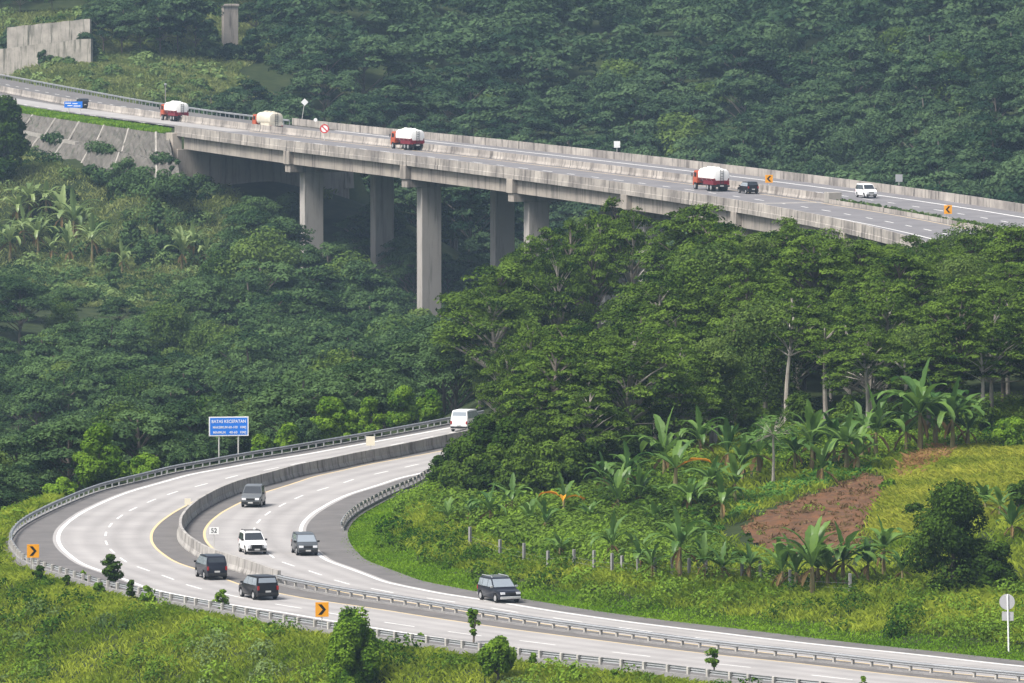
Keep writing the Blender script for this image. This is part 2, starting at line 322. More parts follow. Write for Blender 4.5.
# right-hand side along far -> near is towards the camera's left (near carriageway): u > 0 near, u < 0 far
def bpt(s, u=0.0, dz=0.0):
    i = int(np.clip(np.searchsorted(BS, s), 0, len(BS) - 1)); p = BC[i] + BN[i] * u
    return np.array([p[0], p[1], BZ[i] + dz])
def bs_of(px, py, dz=1.1): return float(su(atb(px, py, dz)[:2], BC, BN, BS)[0][0])
S_AB = bs_of(186, 126.5); BENT = [bs_of(x, y) for x, y in ((281,141.5),(395,155.5),(514,168.5),(635,183.8),(742,200.5),(837,221))]
# ------------------------------------------------------------------ terrain
CP = [(0,0,45),(-200,0,40),(200,0,40),(-120,-60,50),(120,-60,50),(0,100,10),(-140,100,8),(140,100,8),(0,200,-6),(-110,200,-9),(110,200,-6),(-40,255,-8),(10,243,-6),(60,235,-5),(-70,290,-9),
(-62,325,-9),(-100,325,-12),(-150,330,-13),(-110,400,-15),(-60,395,-14),(-28,425,-14),(-65,480,-15),(-120,480,-14),(-62,560,-12),(-115,560,-9),(-105,640,-3),(-72,640,-8),(-30,480,-18),(-20,520,-21),
(-13,560,-23),(-32,590,-13),(-10,630,-27),(22,600,-25),(30,680,-20),(-75,650,-1.5),(-5,440,-8),(0,480,-16),(22,500,-14),(40,540,-12),
(0,345,2),(2,380,2),(8,410,1),(20,330,6),(22,380,9.5),(35,330,6.6),(35,380,10),(55,320,7.2),(55,370,10),(85,310,9),(85,370,10),(130,330,11),(7,430,4.5),(14,432,9),(22,430,8.5),(36,428,7),(52,422,7),(80,420,8),(130,430,12),
(14,291,2.0),(24,286,2.2),(36,281,2.4),(0,305,1.2),(-12,318,.8),(60,275,3),
(60,620,-4),(100,560,2),(120,500,8),(45,680,-6),(0,760,9),(-40,765,17),(-68,752,18.5),(-92,767,22),(-75,767,22),(-55,775,22.5),(-115,770,22),(-92,784,29),(-72,784,29),(-50,795,30),(-115,786,29),(-95,850,44),(-140,840,42),(-55,830,38),(0,830,27),(90,650,8),(90,720,16),(60,800,26),(100,800,28),(0,900,42),(-100,930,64),(100,900,46),
(-130,740,10),(-120,700,2),(-160,640,-2),(0,1000,74),(-120,1040,82),(120,1000,78),(0,1150,130),(-180,1150,130),(180,1150,130),(0,1350,190),(-260,1350,190),(260,1350,190),
(260,100,30),(260,250,10),(260,400,20),(260,600,25),(260,800,45),(260,1000,90),(-260,100,20),(-260,250,-5),(-260,400,-5),(-260,600,5),(-260,800,30),(-260,1000,85)]
CP = np.array(CP, float); CP[:, 1] *= KY
_ex = [(*bpt(S_AB + ds, u)[:2], z) for ds, z in ((4, 4.6), (16, 2.6), (34, -2.5), (56, -9)) for u in (-12, 2, 15)] + [(*bpt(S_AB - ds, 26)[:2], z) for ds, z in ((0, 4.6), (30, 6.4), (60, 8.2), (95, 9.5))]
CP = np.r_[CP, np.array(_ex)]
def _U(d2): return .5 * d2 * np.log(d2 + 1e-9)
_n = len(CP); _P = np.c_[np.ones(_n), CP[:, :2] / 100]
_d2 = ((CP[:, None, :2] - CP[None, :, :2]) ** 2).sum(-1) / 1e4
_A = np.zeros((_n + 3, _n + 3)); _A[:_n, :_n] = _U(_d2) + np.eye(_n) * .004; _A[:_n, _n:] = _P; _A[_n:, :_n] = _P.T
_w = np.linalg.solve(_A, np.r_[CP[:, 2], 0, 0, 0])
def fbm(X, Y, sc_, seed=0):
    r = np.random.default_rng(seed); z = np.zeros_like(X, float); a = 1.0
    for o in range(4):
        for k in range(3):
            th = r.uniform(0, 6.28); f = 2 * math.pi / sc_ * (2 ** o) * r.uniform(.7, 1.3); z = z + a * np.sin((X * math.cos(th) + Y * math.sin(th)) * f + r.uniform(0, 6.28)) / 3
        a *= .55
    return z
def sstep(t): t = np.clip(t, 0, 1); return t * t * (3 - 2 * t)
REV = None
def hfun(X, Y):
    X = np.asarray(X, float); Y = np.asarray(Y, float); sh = X.shape; X = X.ravel(); Y = Y.ravel(); Z = np.empty(len(X))
    for a in range(0, len(X), 4000):
        xs, ys = X[a:a + 4000], Y[a:a + 4000]; xc = np.clip(xs, -270, 270); yc = np.clip(ys, -70 * KY, 1380 * KY)
        d2 = ((xc[:, None] - CP[None, :, 0]) ** 2 + (yc[:, None] - CP[None, :, 1]) ** 2) / 1e4
        z = _U(d2) @ _w[:_n] + np.c_[np.ones(len(xs)), xc / 100, yc / 100] @ _w[_n:]
        z = np.clip(z, -30, 230)
        z = z + .35 * fbm(xs, ys, 23, 3) + 1.2 * fbm(xs, ys, 140, 4) * (ys > 420 * KY)
        P = np.c_[xs, ys]
        s, u, d, i = su(P, BC, BN, BS)                                       # at-grade ends of the upper road
        out = np.maximum(np.abs(u) - (HW[i] + .3), 0); out = np.where((s <= 0) | (s >= BS[-1]), np.maximum(out, d - 15), out)
        left = s < S_AB - 8; right = s > BENT[-1] + 8
        lim = np.where(u > 0, 2.6, 9.0)
        wgt = 1 - sstep(out / lim)
        gap = np.where(left, 0, np.where(right, 0, np.minimum(np.abs(s - S_AB + 8), np.abs(s - BENT[-1] - 8))))
        wgt = wgt * (1 - sstep(gap / np.where(s < (S_AB + BENT[-1]) / 2, 3.0, 10.0)))
        z = z * (1 - wgt) + (zpl(ys) - .25) * wgt
        s, u, d, i = su(P)
        hi = OF['rail'][i] + 1.3; lo_ = OF['edge'][i] - .5
        dd = np.maximum(np.maximum(u - hi, lo_ - u), 0); dd = np.where((s <= 0) | (s >= SL), np.maximum(dd, d - 14), dd)
        wgt = 1 - sstep(dd / np.where(u > 0, 15.0, 9.0))
        z = z * (1 - wgt) - .14 * wgt
        Z[a:a + 4000] = z
    return Z.reshape(sh)
def ground_at(px, py, y0=330, y1=2500):
    d = ray(px, py)
    for st in (4.0, .25):
        t = np.arange(y0, y1, st) / d[1]; z = hfun(d[0] * t, d[1] * t); k = int(np.argmax(H + d[2] * t < z)); y0, y1 = d[1] * t[k] - 5, d[1] * t[k] + 1
    return np.array([d[0] * t[k], d[1] * t[k], z[k]])
gx = np.r_[-4000, -2500, -1500, -900, -600, -400, -300, np.arange(-250, -90, 4), np.arange(-90, 90.1, 1.6), np.arange(94, 250, 4), 300, 400, 600, 900, 1500, 2500, 4000]
gy = np.r_[-3000, -1500, -700, -300, np.arange(-200, 480, 20), np.arange(480, 900, 1.6), np.arange(900, 2000, 3.5), np.arange(2000, 2850, 17), 3000, 3400, 4200, 6000]
GX, GY = np.meshgrid(gx, gy); GZ = hfun(GX, GY)
nx, ny = len(gx), len(gy); idx = np.arange(nx * ny).reshape(ny, nx)
q = np.stack([idx[:-1, :-1], idx[:-1, 1:], idx[1:, 1:], idx[1:, :-1]], -1).reshape(-1, 4)
terrain = link('terrain', np_mesh('terrain', np.c_[GX.ravel(), GY.ravel(), GZ.ravel()], q, M['ground'], smooth=True)); tag(terrain, 'wooded hills and valley floor under the two road levels', kind='structure')
# ------------------------------------------------------------------ lower road surfaces and markings
def ribbon(name, A, B, z, m, label=None):
    n = len(A); z = np.zeros(n) + z; V = np.r_[np.c_[A, z], np.c_[B, z]]; i = np.arange(n - 1)
    me = np_mesh(name, V, np.c_[i, i + 1, n + i + 1, n + i], m); d = np.r_[0, np.cumsum(np.hypot(*np.diff((np.asarray(A) + np.asarray(B)) / 2, axis=0).T))]
    uv = me.uv_layers.new(name='UVMap'); vi = np.empty(len(me.loops), np.int32); me.loops.foreach_get('vertex_index', vi); uv.data.foreach_set('uv', np.c_[d[vi % n], (vi >= n) * 1.0].astype(np.float32).ravel())
    return tag(link(name, me), label, kind='structure')
ribbon('road', off('edge', -.6), off('rail', .55), 0.0, M['asphalt'], 'dark asphalt shoulders of the lower expressway')
ribbon('road_pavement', off('yel1', -.1), off('wout', .45), .005, M['concrete'], 'pale concrete lanes of the outer carriageway')
ribbon('road_pavement', off('win', -.45), off('yel2', .1), .005, M['concrete'], 'pale concrete lanes of the inner carriageway')
mk = MB()
def line(mb, k, wd, z=.010, a=0, b=None, m=0, d=0):
    A, B = off(k, d - wd / 2), off(k, d + wd / 2); n = len(A); b = b or n - 1
    for i in range(a, b, 2):
        j = min(i + 2, b); mb.add([(*A[i], z), (*A[j], z), (*B[j], z), (*B[i], z)], [(0, 1, 2, 3)], m)
line(mk, 'wout', .30); line(mk, 'win', .30); line(mk, 'yel1', .22, m=1); line(mk, 'yel2', .22, m=1)
def dashes(mb, k, z=.010, wd=.16, ln=4.2, per=9.6, key=None):
    W = np.array([at(x, y, 0) for x, y in TR[key or k][1]]); ss = np.sort(su(W)[0]); L = [ss[0]]
    for x in ss[1:]:
        while x - L[-1] > 15: L.append(L[-1] + per)
        if x - L[-1] > 5.5: L.append(x)
    while L[0] > per + 4: L.insert(0, L[0] - per)
    while L[-1] < SL - per - 4: L.append(L[-1] + per)
    C = off(k); T, N = normals(C)
    for s in L:
        i = int(np.clip(np.searchsorted(CS, s), 3, len(C) - 4)); P = []
        a, c = C[i] - T[i] * ln / 2, C[i] + T[i] * ln / 2; n = N[i] * wd / 2
        mb.add([(*(a - n), z), (*(c - n), z), (*(c + n), z), (*(a + n), z)], [(0, 1, 2, 3)])
dashes(mk, 'dash1'); dashes(mk, 'dash2')
o = mk.build('road_markings', [M['white_paint'], M['yellow_paint']]); tag(o, 'white edge lines, yellow inner lines and lane dashes', kind='structure')
# ------------------------------------------------------------------ barriers on the lower road
def wbuild(mb, name, mats, parent, **k):
    o = mb.build(name, mats, parent, **k); o.location = -Vector(parent.location); return o
def si(s): return int(np.clip(np.searchsorted(CS, s), 0, len(CM) - 1))
S_END = su(at(276.7, 571, 1.1))[0][0]
cb = empty('concrete_median_barrier', (*CM[si(S_END)], 0), 0, 'stained concrete barrier curving between the two lower carriageways', 'barrier')
NJ = [(-.30, 0), (-.30, .1), (-.17, .42), (-.11, 1.12), (.11, 1.12), (.17, .42), (.30, .1), (.30, 0)]
a = 0
while a < si(S_END) - 6:
    b = min(a + 12, si(S_END)); C = CM[a:b + 1].copy(); C[-1] -= CT[b] * .04
    m_ = MB(); m_.sweep(C, CN[a:b + 1], NJ); wbuild(m_, 'barrier_section', M['barrier'], cb); a = b
WB = [(0, .0), (.07, .05), (.07, .11), (0, .155), (.07, .20), (.07, .26), (0, .31), (-.012, .31), (.055, .26), (.055, .20), (-.012, .155), (.055, .11), (.055, .05), (-.012, 0)]
def guardrail(label, C, N, pstep, side=1, both=False, zg=0.0, post=(.16, .16, .80), pm='postcon', bz=.46, name='guardrail', kerb=None):
    zz = zg if hasattr(zg, '__len__') else np.full(len(C), zg)
    k = len(C) // 2; g = empty(name, (C[k][0], C[k][1], zz[k]), 0, label, 'guardrail')
    m_ = MB(); m_.sweep(C + N * side * .1, N * side, [(u, v + bz) for u, v in WB], z=zz); wbuild(m_, 'rail_beam', M['galv'], g)
    if both: m_ = MB(); m_.sweep(C - N * side * .1, -N * side, [(u, v + bz) for u, v in WB], z=zz); wbuild(m_, 'rail_beam', M['galv'], g)
    if kerb:
        m_ = MB(); m_.sweep(C, N, [(-.12, 0), (-.12, kerb), (.12, kerb), (.12, 0)], z=zz); wbuild(m_, 'kerb', M['wallcon'], g)
    d = np.r_[0, np.cumsum(np.hypot(*np.diff(C, axis=0).T))]; base = None; s = .4; 
    while s < d[-1]:
        i = int(np.searchsorted(d, s)); tx = N[i]
        if base is None:
            m_ = MB(); m_.box((0, 0, post[2] / 2 - .1), (post[0], post[1], post[2] + .2)); base = m_.mesh('post', M[pm], bevel=.02)
        o = link('post', base, g); o.location = Vector((C[i][0], C[i][1], zz[i])) - Vector(g.location); o.rotation_euler = (0, 0, math.atan2(tx[1], tx[0])); s += pstep
    return g
i0, i1 = si(S_END) - 2, len(CM)
guardrail('double sided steel guardrail dividing the carriageways nearest the camera', CM[i0:i1], CN[i0:i1], 2.0, both=True, post=(.2, .16, .74), bz=.47, kerb=.14)
ap = si(su(at(11, 540, .75))[0][0]); RO = off('rail'); _, RN = normals(RO)
guardrail('steel guardrail along the far outer edge of the lower road beside the valley', RO[:ap + 1], RN[:ap + 1], 2.2, side=-1, pm='galv', post=(.12, .12, .74), bz=.47, kerb=.12)
guardrail('guardrail on pale concrete posts along the near grass verge', RO[ap + 2:], RN[ap + 2:], 2.2, side=-1, post=(.2, .2, .86), bz=.52, kerb=.34)
EO = off('edge', -.15); _, EN = normals(EO); e0 = si(su(at(500, 455, 0))[0][0]); e1 = si(su(at(339, 531, 0))[0][0])
guardrail('short guardrail on the inside of the bend ending at the grass', EO[max(e0, 0):e1], EN[max(e0, 0):e1], 2.4, side=1, post=(.16, .16, .76), bz=.45, kerb=.2)
# ------------------------------------------------------------------ upper road and viaduct
def boff(u, a=0, b=None): return (BC + BN * u)[a:b]
def bi(s): return int(np.clip(np.searchsorted(BS, s), 0, len(BS) - 1))
iA, iE = bi(S_AB), bi(BENT[-1]); nB = len(BC)
ribbon('upper_road', (BC + BN * (HW - .1)[:, None])[iA - 3:], (BC - BN * (HW - .1)[:, None])[iA - 3:], BZ[iA - 3:] + .006, M['bridge_asphalt'], 'dark asphalt of the upper road across the viaduct')
ribbon('upper_road_shoulder', (BC + BN * np.interp(BS, [0, 171, 221, 264, 304], [9.5, 9.3, 8, 7, 8])[:, None])[:iA - 2], boff(-13.6, 0, iA - 2), BZ[:iA - 2] - .02, M['asphalt'], 'shoulders of the upper road where it meets the hill')
ribbon('upper_road_pavement', (BC + BN * np.interp(BS, [0, 171, 221, 264, 304], [8.6, 8.2, 6.8, 5.6, 5.2])[:, None])[:iA - 2], (BC + BN * np.interp(BS, [0, 142, 196, 237, 304], [4, 3.6, 1.4, -1.0, -2.0])[:, None])[:iA - 2], BZ[:iA - 2], M['concrete'], 'pale concrete lanes of the upper road before the bridge')
mk = MB(); BZm = BZ + .014
def bline(u, wd, a, b, m=0):
    A, B = boff(u - wd / 2), boff(u + wd / 2)
    for i in range(a, b - 1, 2):
        j = min(i + 2, nB - 1); mk.add([(*A[i], BZm[i]), (*A[j], BZm[j]), (*B[j], BZm[j]), (*B[i], BZm[i])], [(0, 1, 2, 3)], m)
bline(1.7, .24, iA - 2, nB, 1); bline(11.6, .28, iA - 2, nB); bline(-13.4, .42, iA - 2, nB); bline(-2.4, .24, iA - 2, nB)
for u in (7.3, -8.0):
    s = 8.0 if u > 0 else 10.0
    while s < BS[-1] - 5:
        if s > S_AB - 60 or True:
            i, j = bi(s), bi(s + 3.6)
            A, B = boff(u - .13), boff(u + .13); mk.add([(*A[i], BZm[i]), (*A[j], BZm[j]), (*B[j], BZm[j]), (*B[i], BZm[i])], [(0, 1, 2, 3)])
        s += 9.7
o = mk.build('road_markings', [M['white_paint'], M['yellow_paint']]); tag(o, 'lane dashes and edge lines on the upper road', kind='structure')
S_J = bs_of(815, 194.5)
i, j = bi(S_J), bi(S_J + 1.3)
mk = MB(); mk.add([(*boff(1.1)[i], BZm[i] + .004), (*boff(1.1)[j], BZm[j] + .004), (*boff(16.2)[j], BZm[j] + .004), (*boff(16.2)[i], BZm[i] + .004)], [(0, 1, 2, 3)])
o = mk.build('road_joint', M['rib']); tag(o, 'pale concrete joint strip across the near lanes of the viaduct', kind='structure')
vp = bpt(S_AB, 0, 0); V = empty('viaduct', (vp[0], vp[1], float(hfun(vp[0], vp[1]))), 0, 'long concrete viaduct on tall columns carrying the upper road over the wooded valley', 'viaduct')
m_ = MB(); m_.sweep(BC[iA - 1:iE + 3], BN[iA - 1:iE + 3] * HW[iA - 1:iE + 3, None], [(-1, -.5), (-1, 0), (1, 0), (1, -.5)], z=BZ[iA - 1:iE + 3]); wbuild(m_, 'deck', M['bridge_con'], V)
PAR = [(-.02, -.52), (.22, -.52), (.22, .10), (.16, .14), (.14, 1.15), (-.12, 1.15), (-.14, 0), (-.02, 0)]
ends = [S_AB] + BENT
def par_run(side, s0, s1, parent, name='parapet', step=14.0, h=None):
    s = s0
    while s < s1 - 1:
        a, b = bi(s), bi(min(s + step, s1)); C = (BC + BN * (side * HW)[:, None])[a:b + 1].copy(); N = BN[a:b + 1] * side
        C[-1] -= BT[b] * .05
        m_ = MB(); m_.sweep(C, N, [(u, v if h is None or v < .5 else h) for u, v in PAR], z=BZ[a:b + 1]); wbuild(m_, name, M['parapet'], parent); s += step
par_run(1, S_AB - 3, BS[-1] - 2, V, step=(BENT[0] - S_AB + 3) / 3)
S_FP = bs_of(293, 118.0)
par_run(-1, S_FP, BS[-1] - 2, V, step=13.0)
s = 2.0
while s < S_J - 2:                                     # concrete median barrier, in lengths
    a, b = bi(s), bi(min(s + 12, S_J)); C = BC[a:b + 1].copy(); C[-1] -= BT[b] * .05
    m_ = MB(); m_.sweep(C, BN[a:b + 1], NJ, z=BZ[a:b + 1] + .02); wbuild(m_, 'median_barrier', M['parapet'], V); s += 12
s = S_J + 3
while s < BS[-1] - 3:
    a, b = bi(s), bi(min(s + 12, BS[-1] - 2)); C = BC[a:b + 1].copy(); C[-1] -= BT[b] * .05
    m_ = MB(); m_.sweep(C, BN[a:b + 1], [(-.9, 0), (-.9, .55), (-.75, .55), (-.75, .40), (.75, .40), (.75, .55), (.9, .55), (.9, 0)], z=BZ[a:b + 1] + .02); wbuild(m_, 'median_trough', M['parapet'], V); s += 12
m_ = MB(); p = bpt(S_J + 1.4); m_.box((p[0], p[1], p[2] + .75), (1.9, 1.9, 1.46), ax=BN[bi(S_J + 1.4)]); wbuild(m_, 'barrier_end_block', M['rib'], V, bevel=.05)
for k in range(6):                                      # girders of each span
    a, b = bi(ends[k] + .5), bi(ends[k + 1] - .4)
    for fu in (-1, -.5, 0, .5, 1):
        u = 0; edge_g = abs(fu) == 1; Cg = BC[a:b + 1] + BN[a:b + 1] * (fu * (HW[a:b + 1] - 1.1))[:, None]
        m_ = MB(); m_.sweep(Cg, BN[a:b + 1], [(u - .35, -2.55), (u - .35, -2.25), (u - .2, -2.1), (u - .2, -.9), (u - .5, -.72), (u - .5, -.505), (u + .5, -.505), (u + .5, -.72), (u + .2, -.9), (u + .2, -2.1), (u + .35, -2.25), (u + .35, -2.55)] if not edge_g else [(u - .3, -2.6), (u - .3, -.505), (u + .55, -.505), (u + .55, -2.6)], z=BZ[a:b + 1])
        wbuild(m_, 'girder', M['bridge_con'], V)
for k in range(6):                                      # crossheads and columns
    s = BENT[k]; i = bi(s); n = BN[i]; c = BC[i]; ZB = BZ[i]; BW = HW[i]
    m_ = MB(); m_.box((c[0], c[1], ZB - 3.25), (2 * BW + .1, 2.3, 1.25), ax=n); wbuild(m_, 'crosshead', M['bridge_con'], V, bevel=.06)
    for sg in (1, -1):
        q_ = c + n * sg * (BW - .65)
        m_ = MB(); m_.box((q_[0], q_[1], ZB - 1.555), (1.9, 2.45, 2.09), ax=n); wbuild(m_, 'crosshead_end', M['bridge_con'], V, bevel=.05)
    for u in (BW - 4.0, BW - 16.0):
        q_ = c + n * u; zb = float(hfun(q_[0], q_[1])) - 1.5; zt = ZB - 3.88
        if zt - zb < 1: continue
        m_ = MB(); m_.box((q_[0], q_[1], (zb + zt) / 2), (3.2, 2.2, zt - zb), ax=n); wbuild(m_, 'column', M['column'], V, bevel=.08)
i = iA; n = BN[i]; c = BC[i]; t = BT[i]; ZB = BZ[i]; BW = HW[i]
m_ = MB(); q_ = c - t * .9; m_.box((q_[0], q_[1], ZB - 8.3), (2 * BW + .6, 2.2, 11.2), ax=n); wbuild(m_, 'abutment_wall', M['abut'], V, bevel=.05)
for u in (-7, 7.5):
    q_ = c + t * .25 + n * u; m_ = MB(); m_.box((q_[0], q_[1], ZB - 8.4), (.5, .3, 10.8), ax=n); wbuild(m_, 'buttress', M['abut'], V)
for sg in (1, -1):
    q_ = c - t * 2.2 + n * sg * (BW - .1)
    m_ = MB(); P = []
    for zz, hl, off_ in ((ZB - .05, 1.7, 0), (ZB - 9.5, 1.2, 1.6)):
        for x, y in ((-.8, -hl), (.8, -hl), (.8, hl), (-.8, hl)):
            w_ = q_ + n * (x + .3) * sg + t * (y + off_); P.append((w_[0], w_[1], zz))
    m_.add(P, [(0, 1, 2, 3), (4, 5, 6, 7), (0, 1, 5, 4), (1, 2, 6, 5), (2, 3, 7, 6), (3, 0, 4, 7)]); wbuild(m_, 'wing_wall', M['bridge_con'], V, bevel=.05)
# stone revetment under the approach, in two tiers with a bench between and drain ribs
rv = bpt(S_AB - 30, BW + 10, -6); RVT = empty('stone_revetment', tuple(rv), 0, 'grey stone pitched slope with pale drain ribs left of the viaduct abutment', 'retaining slope')
L0, L1 = bi(S_AB - 95), iA - 3
ss = np.arange(L0, L1 + 1); fr = (ss - L0) / (L1 - L0)
def tier(u0, z0, u1, z1):
    return [(*(BC[i] + BN[i] * (HW[i] + u0(f)) + BT[i] * TS(u0(f), f)), z0(f) + BZ[i] - ZB) for i, f in zip(ss, fr)], [(*(BC[i] + BN[i] * (HW[i] + u1(f)) + BT[i] * TS(u1(f), f)), z1(f) + BZ[i] - ZB) for i, f in zip(ss, fr)]
TS = lambda u, f: (u - .8) * 4.2 * f ** 4
U0 = lambda f: .8; Z0 = lambda f: -.35 + ZB
U1 = lambda f: 2.9; Z1 = lambda f: ZB - 4.5 + 1.4 * (1 - f)
U2 = lambda f: 3.8; Z2 = lambda f: Z1(f) - .1
U3 = lambda f: 6.6; Z3 = lambda f: ZB - 8.9 + 2.4 * (1 - f)
m_ = MB(); rr_ = random.Random(3)
for (a0, b0, a1, b1) in ((U0, Z0, U1, Z1), (U1, Z1, U2, Z2), (U2, Z2, U3, Z3)):
    A, B = tier(a0, b0, a1, b1); n_ = len(A); K = 6; rows = []
    for k in range(K + 1):
        f = k / K; am = .0 if k in (0, K) else .2
        rows += [(a[0] + (b[0] - a[0]) * f + rr_.uniform(-am, am), a[1] + (b[1] - a[1]) * f + rr_.uniform(-am, am), a[2] + (b[2] - a[2]) * f + rr_.uniform(-am, am)) for a, b in zip(A, B)]
    m_.add(rows, [(k * n_ + i, k * n_ + i + 1, (k + 1) * n_ + i + 1, (k + 1) * n_ + i) for k in range(K) for i in range(n_ - 1)], 0)
FOOT = tier(U2, Z2, U3, Z3)[1]; BENCHL = tier(U1, Z1, U2, Z2)[1]
wbuild(m_, 'stone_facing', [M['stone'], M['stone']], RVT)
m_ = MB()
A, B = tier(U1, Z1, U2, Z2)
for i in range(0, len(A) - 45, 2): m_.box(((A[i][0] + B[i][0]) / 2, (A[i][1] + B[i][1]) / 2, A[i][2] + .12), (1.0, 2.05, .5), ax=BN[ss[i]])
wbuild(m_, 'bench_drain', M['rib'], RVT)
for f in np.linspace(.12, .93, 6):
    i = int(f * (len(ss) - 1)); f = fr[i]; n = BN[ss[i]]; c = BC[ss[i]]; m_ = MB(); dz = BZ[ss[i]] - ZB + .05; q3 = lambda U, Z: (*(c + n * (HW[ss[i]] + U(f)) + BT[ss[i]] * TS(U(f), f)), Z(f) + dz)
    m_.tube([q3(U0, Z0), q3(U1, Z1)], .2, 6); m_.tube([q3(U2, Z2), q3(U3, Z3)], .2, 6); wbuild(m_, 'drain_rib', M['rib'], RVT)
# far side guardrail of the upper road before the parapet starts
b = bi(S_FP)
guardrail('thin steel guardrail on the far edge of the upper road by the grass slope', (BC - BN * (HW - .2)[:, None])[2:b], BN[2:b], 2.6, side=1, zg=BZ[2:b], pm='galv', post=(.14, .14, .85), bz=.55)
# old concrete walls high on the hillside behind the upper road
def wall_between(name, label, p0, p1, zb, zt, th=.8, mats='oldwall', cat='retaining wall'):
    """p0, p1 plan points; each end with its own bottom and top"""
    p0, p1 = np.array(p0), np.array(p1); d = (p1 - p0) / np.hypot(*(p1 - p0)); n = np.array([-d[1], d[0]]) * th / 2; c = (p0 + p1) / 2
    e = empty(name, (c[0], c[1], zb[0]), 0, label, cat); m_ = MB(); k = 10; pr = []
    for j in range(k + 1):
        f = j / k; p = p0 + (p1 - p0) * f; b_ = zb[0] + (zb[1] - zb[0]) * f; t_ = zt[0] + (zt[1] - zt[0]) * f + .12 * rnd.uniform(-1, 1)
        pr += [(*(p - n), b_), (*(p + n), b_), (*(p + n), t_), (*(p - n), t_)]
    F_ = [(0, 3, 2, 1), (4 * k, 4 * k + 1, 4 * k + 2, 4 * k + 3)]
    for j in range(k):
        for q_ in range(4): F_.append((4 * j + q_, 4 * j + (q_ + 1) % 4, 4 * j + 4 + (q_ + 1) % 4, 4 * j + 4 + q_))
    m_.add(pr, F_); wbuild(m_, 'wall_panel', M[mats], e); return e
def zat(py, D): return H - (py + 95) * D / F
def xat(px, D): return (px - 512) * D / F
D = 1570
w1 = wall_between('retaining_wall', 'tall streaked pale concrete wall on the hillside above the upper road', (xat(8, D + 6), D + 6), (xat(91, D), D), (zat(50, D + 6) - 2, zat(60, D) - 2), (zat(27, D + 6), zat(18, D)))
wall_between('retaining_wall', 'low grey concrete wall stepping out below the tall hillside wall', (xat(-30, D + 2), D + 2), (xat(92, D - 10), D - 10), (zat(68, D + 2) - 2, zat(62, D - 10) - 2), (zat(52, D + 2), zat(38, D - 10)))
# ------------------------------------------------------------------ signs
def text_mesh(txt, size, m):
    cu = bpy.data.curves.new('lettering', 'FONT'); cu.body = txt; cu.size = size; cu.align_x = 'CENTER'; cu.align_y = 'CENTER'; cu.extrude = .004; cu.offset = size * .012
    o = bpy.data.objects.new('tmp', cu); COL.objects.link(o); dg = bpy.context.evaluated_depsgraph_get()
    me = bpy.data.meshes.new_from_object(o.evaluated_get(dg)); bpy.data.objects.remove(o); me.materials.clear(); me.materials.append(m); me.name = 'lettering'; return me
def rect(mb, w_, h_, y, t, cx=0, cz=0, m=0, r=0.0):
    """upright panel facing -Y, front face at y, thickness t"""
    mb.box((cx, y + t / 2, cz), (w_, t, h_), 0, m)
def ngon(mb, pts, y, t, m=0):
    n = len(pts); P = [(x, y, z) for x, z in pts] + [(x, y + t, z) for x, z in pts]
    mb.add(P, [tuple(range(n)), tuple(range(n, 2 * n))[::-1]] + [(i, (i + 1) % n, n + (i + 1) % n, n + i) for i in range(n)], m)
def face_cam(x, y, extra=0): return math.atan2(-y, -x) + math.pi / 2 + extra      # rz so that -Y looks at the camera
def chevron(px, py_c, zc_above, zg, label, rz=0, left=False, wd=.95, hd=1.05, up=False):
    """chevron board, centre zc_above over ground zg at the pixel of its centre"""
    x, y, zz = atb(px, py_c, zc_above) if up else (*at(px, py_c, zg + zc_above), zg + zc_above); zg = zz - zc_above; g = empty('chevron_sign', (x, y, zg), face_cam(x, y, rz), label, 'road sign', 'yellow chevron bend signs')
    m_ = MB(); rect(m_, wd, hd, -.03, .03, cz=zc_above); m_.build('board', M['orange'], g, bevel=.008)
    s = -1 if left else 1; a, b = wd * .30, hd * .36
    p = [(-a * s, b), (-.02 * s, b), (a * s, 0), (-.02 * s, -b), (-a * s, -b), (.04 * s, 0)]
    p = [(x_, z_ + zc_above) for x_, z_ in p]
    m_ = MB(); ngon(m_, p if s > 0 else p[::-1], -.036, .005, 0); m_.build('chevron_mark', M['black'], g)
    m_ = MB(); m_.tube([(0, .05, -.4), (0, .05, zc_above + hd * .4)], .04, 8); m_.build('post', M['signpole'], g)
    return g
def zg(px, py, z0=0): return z0
chevron(33, 551, 1.55, 0.0, 'yellow chevron board on the outside of the bend at the far left guardrail', .1)
chevron(322, 609.5, 1.75, -.1, 'yellow chevron board by the near guardrail below the black cars', .1)
chevron(769, 178.8, 2.2, 0, 'yellow chevron board over the viaduct median right of the rearmost tanker', .2, True, 1.08, 1.1, up=True)
chevron(948, 209.5, 2.0, 0, 'yellow chevron board on the planted median at the right end of the upper road', .2, True, 1.05, 1.15, up=True)
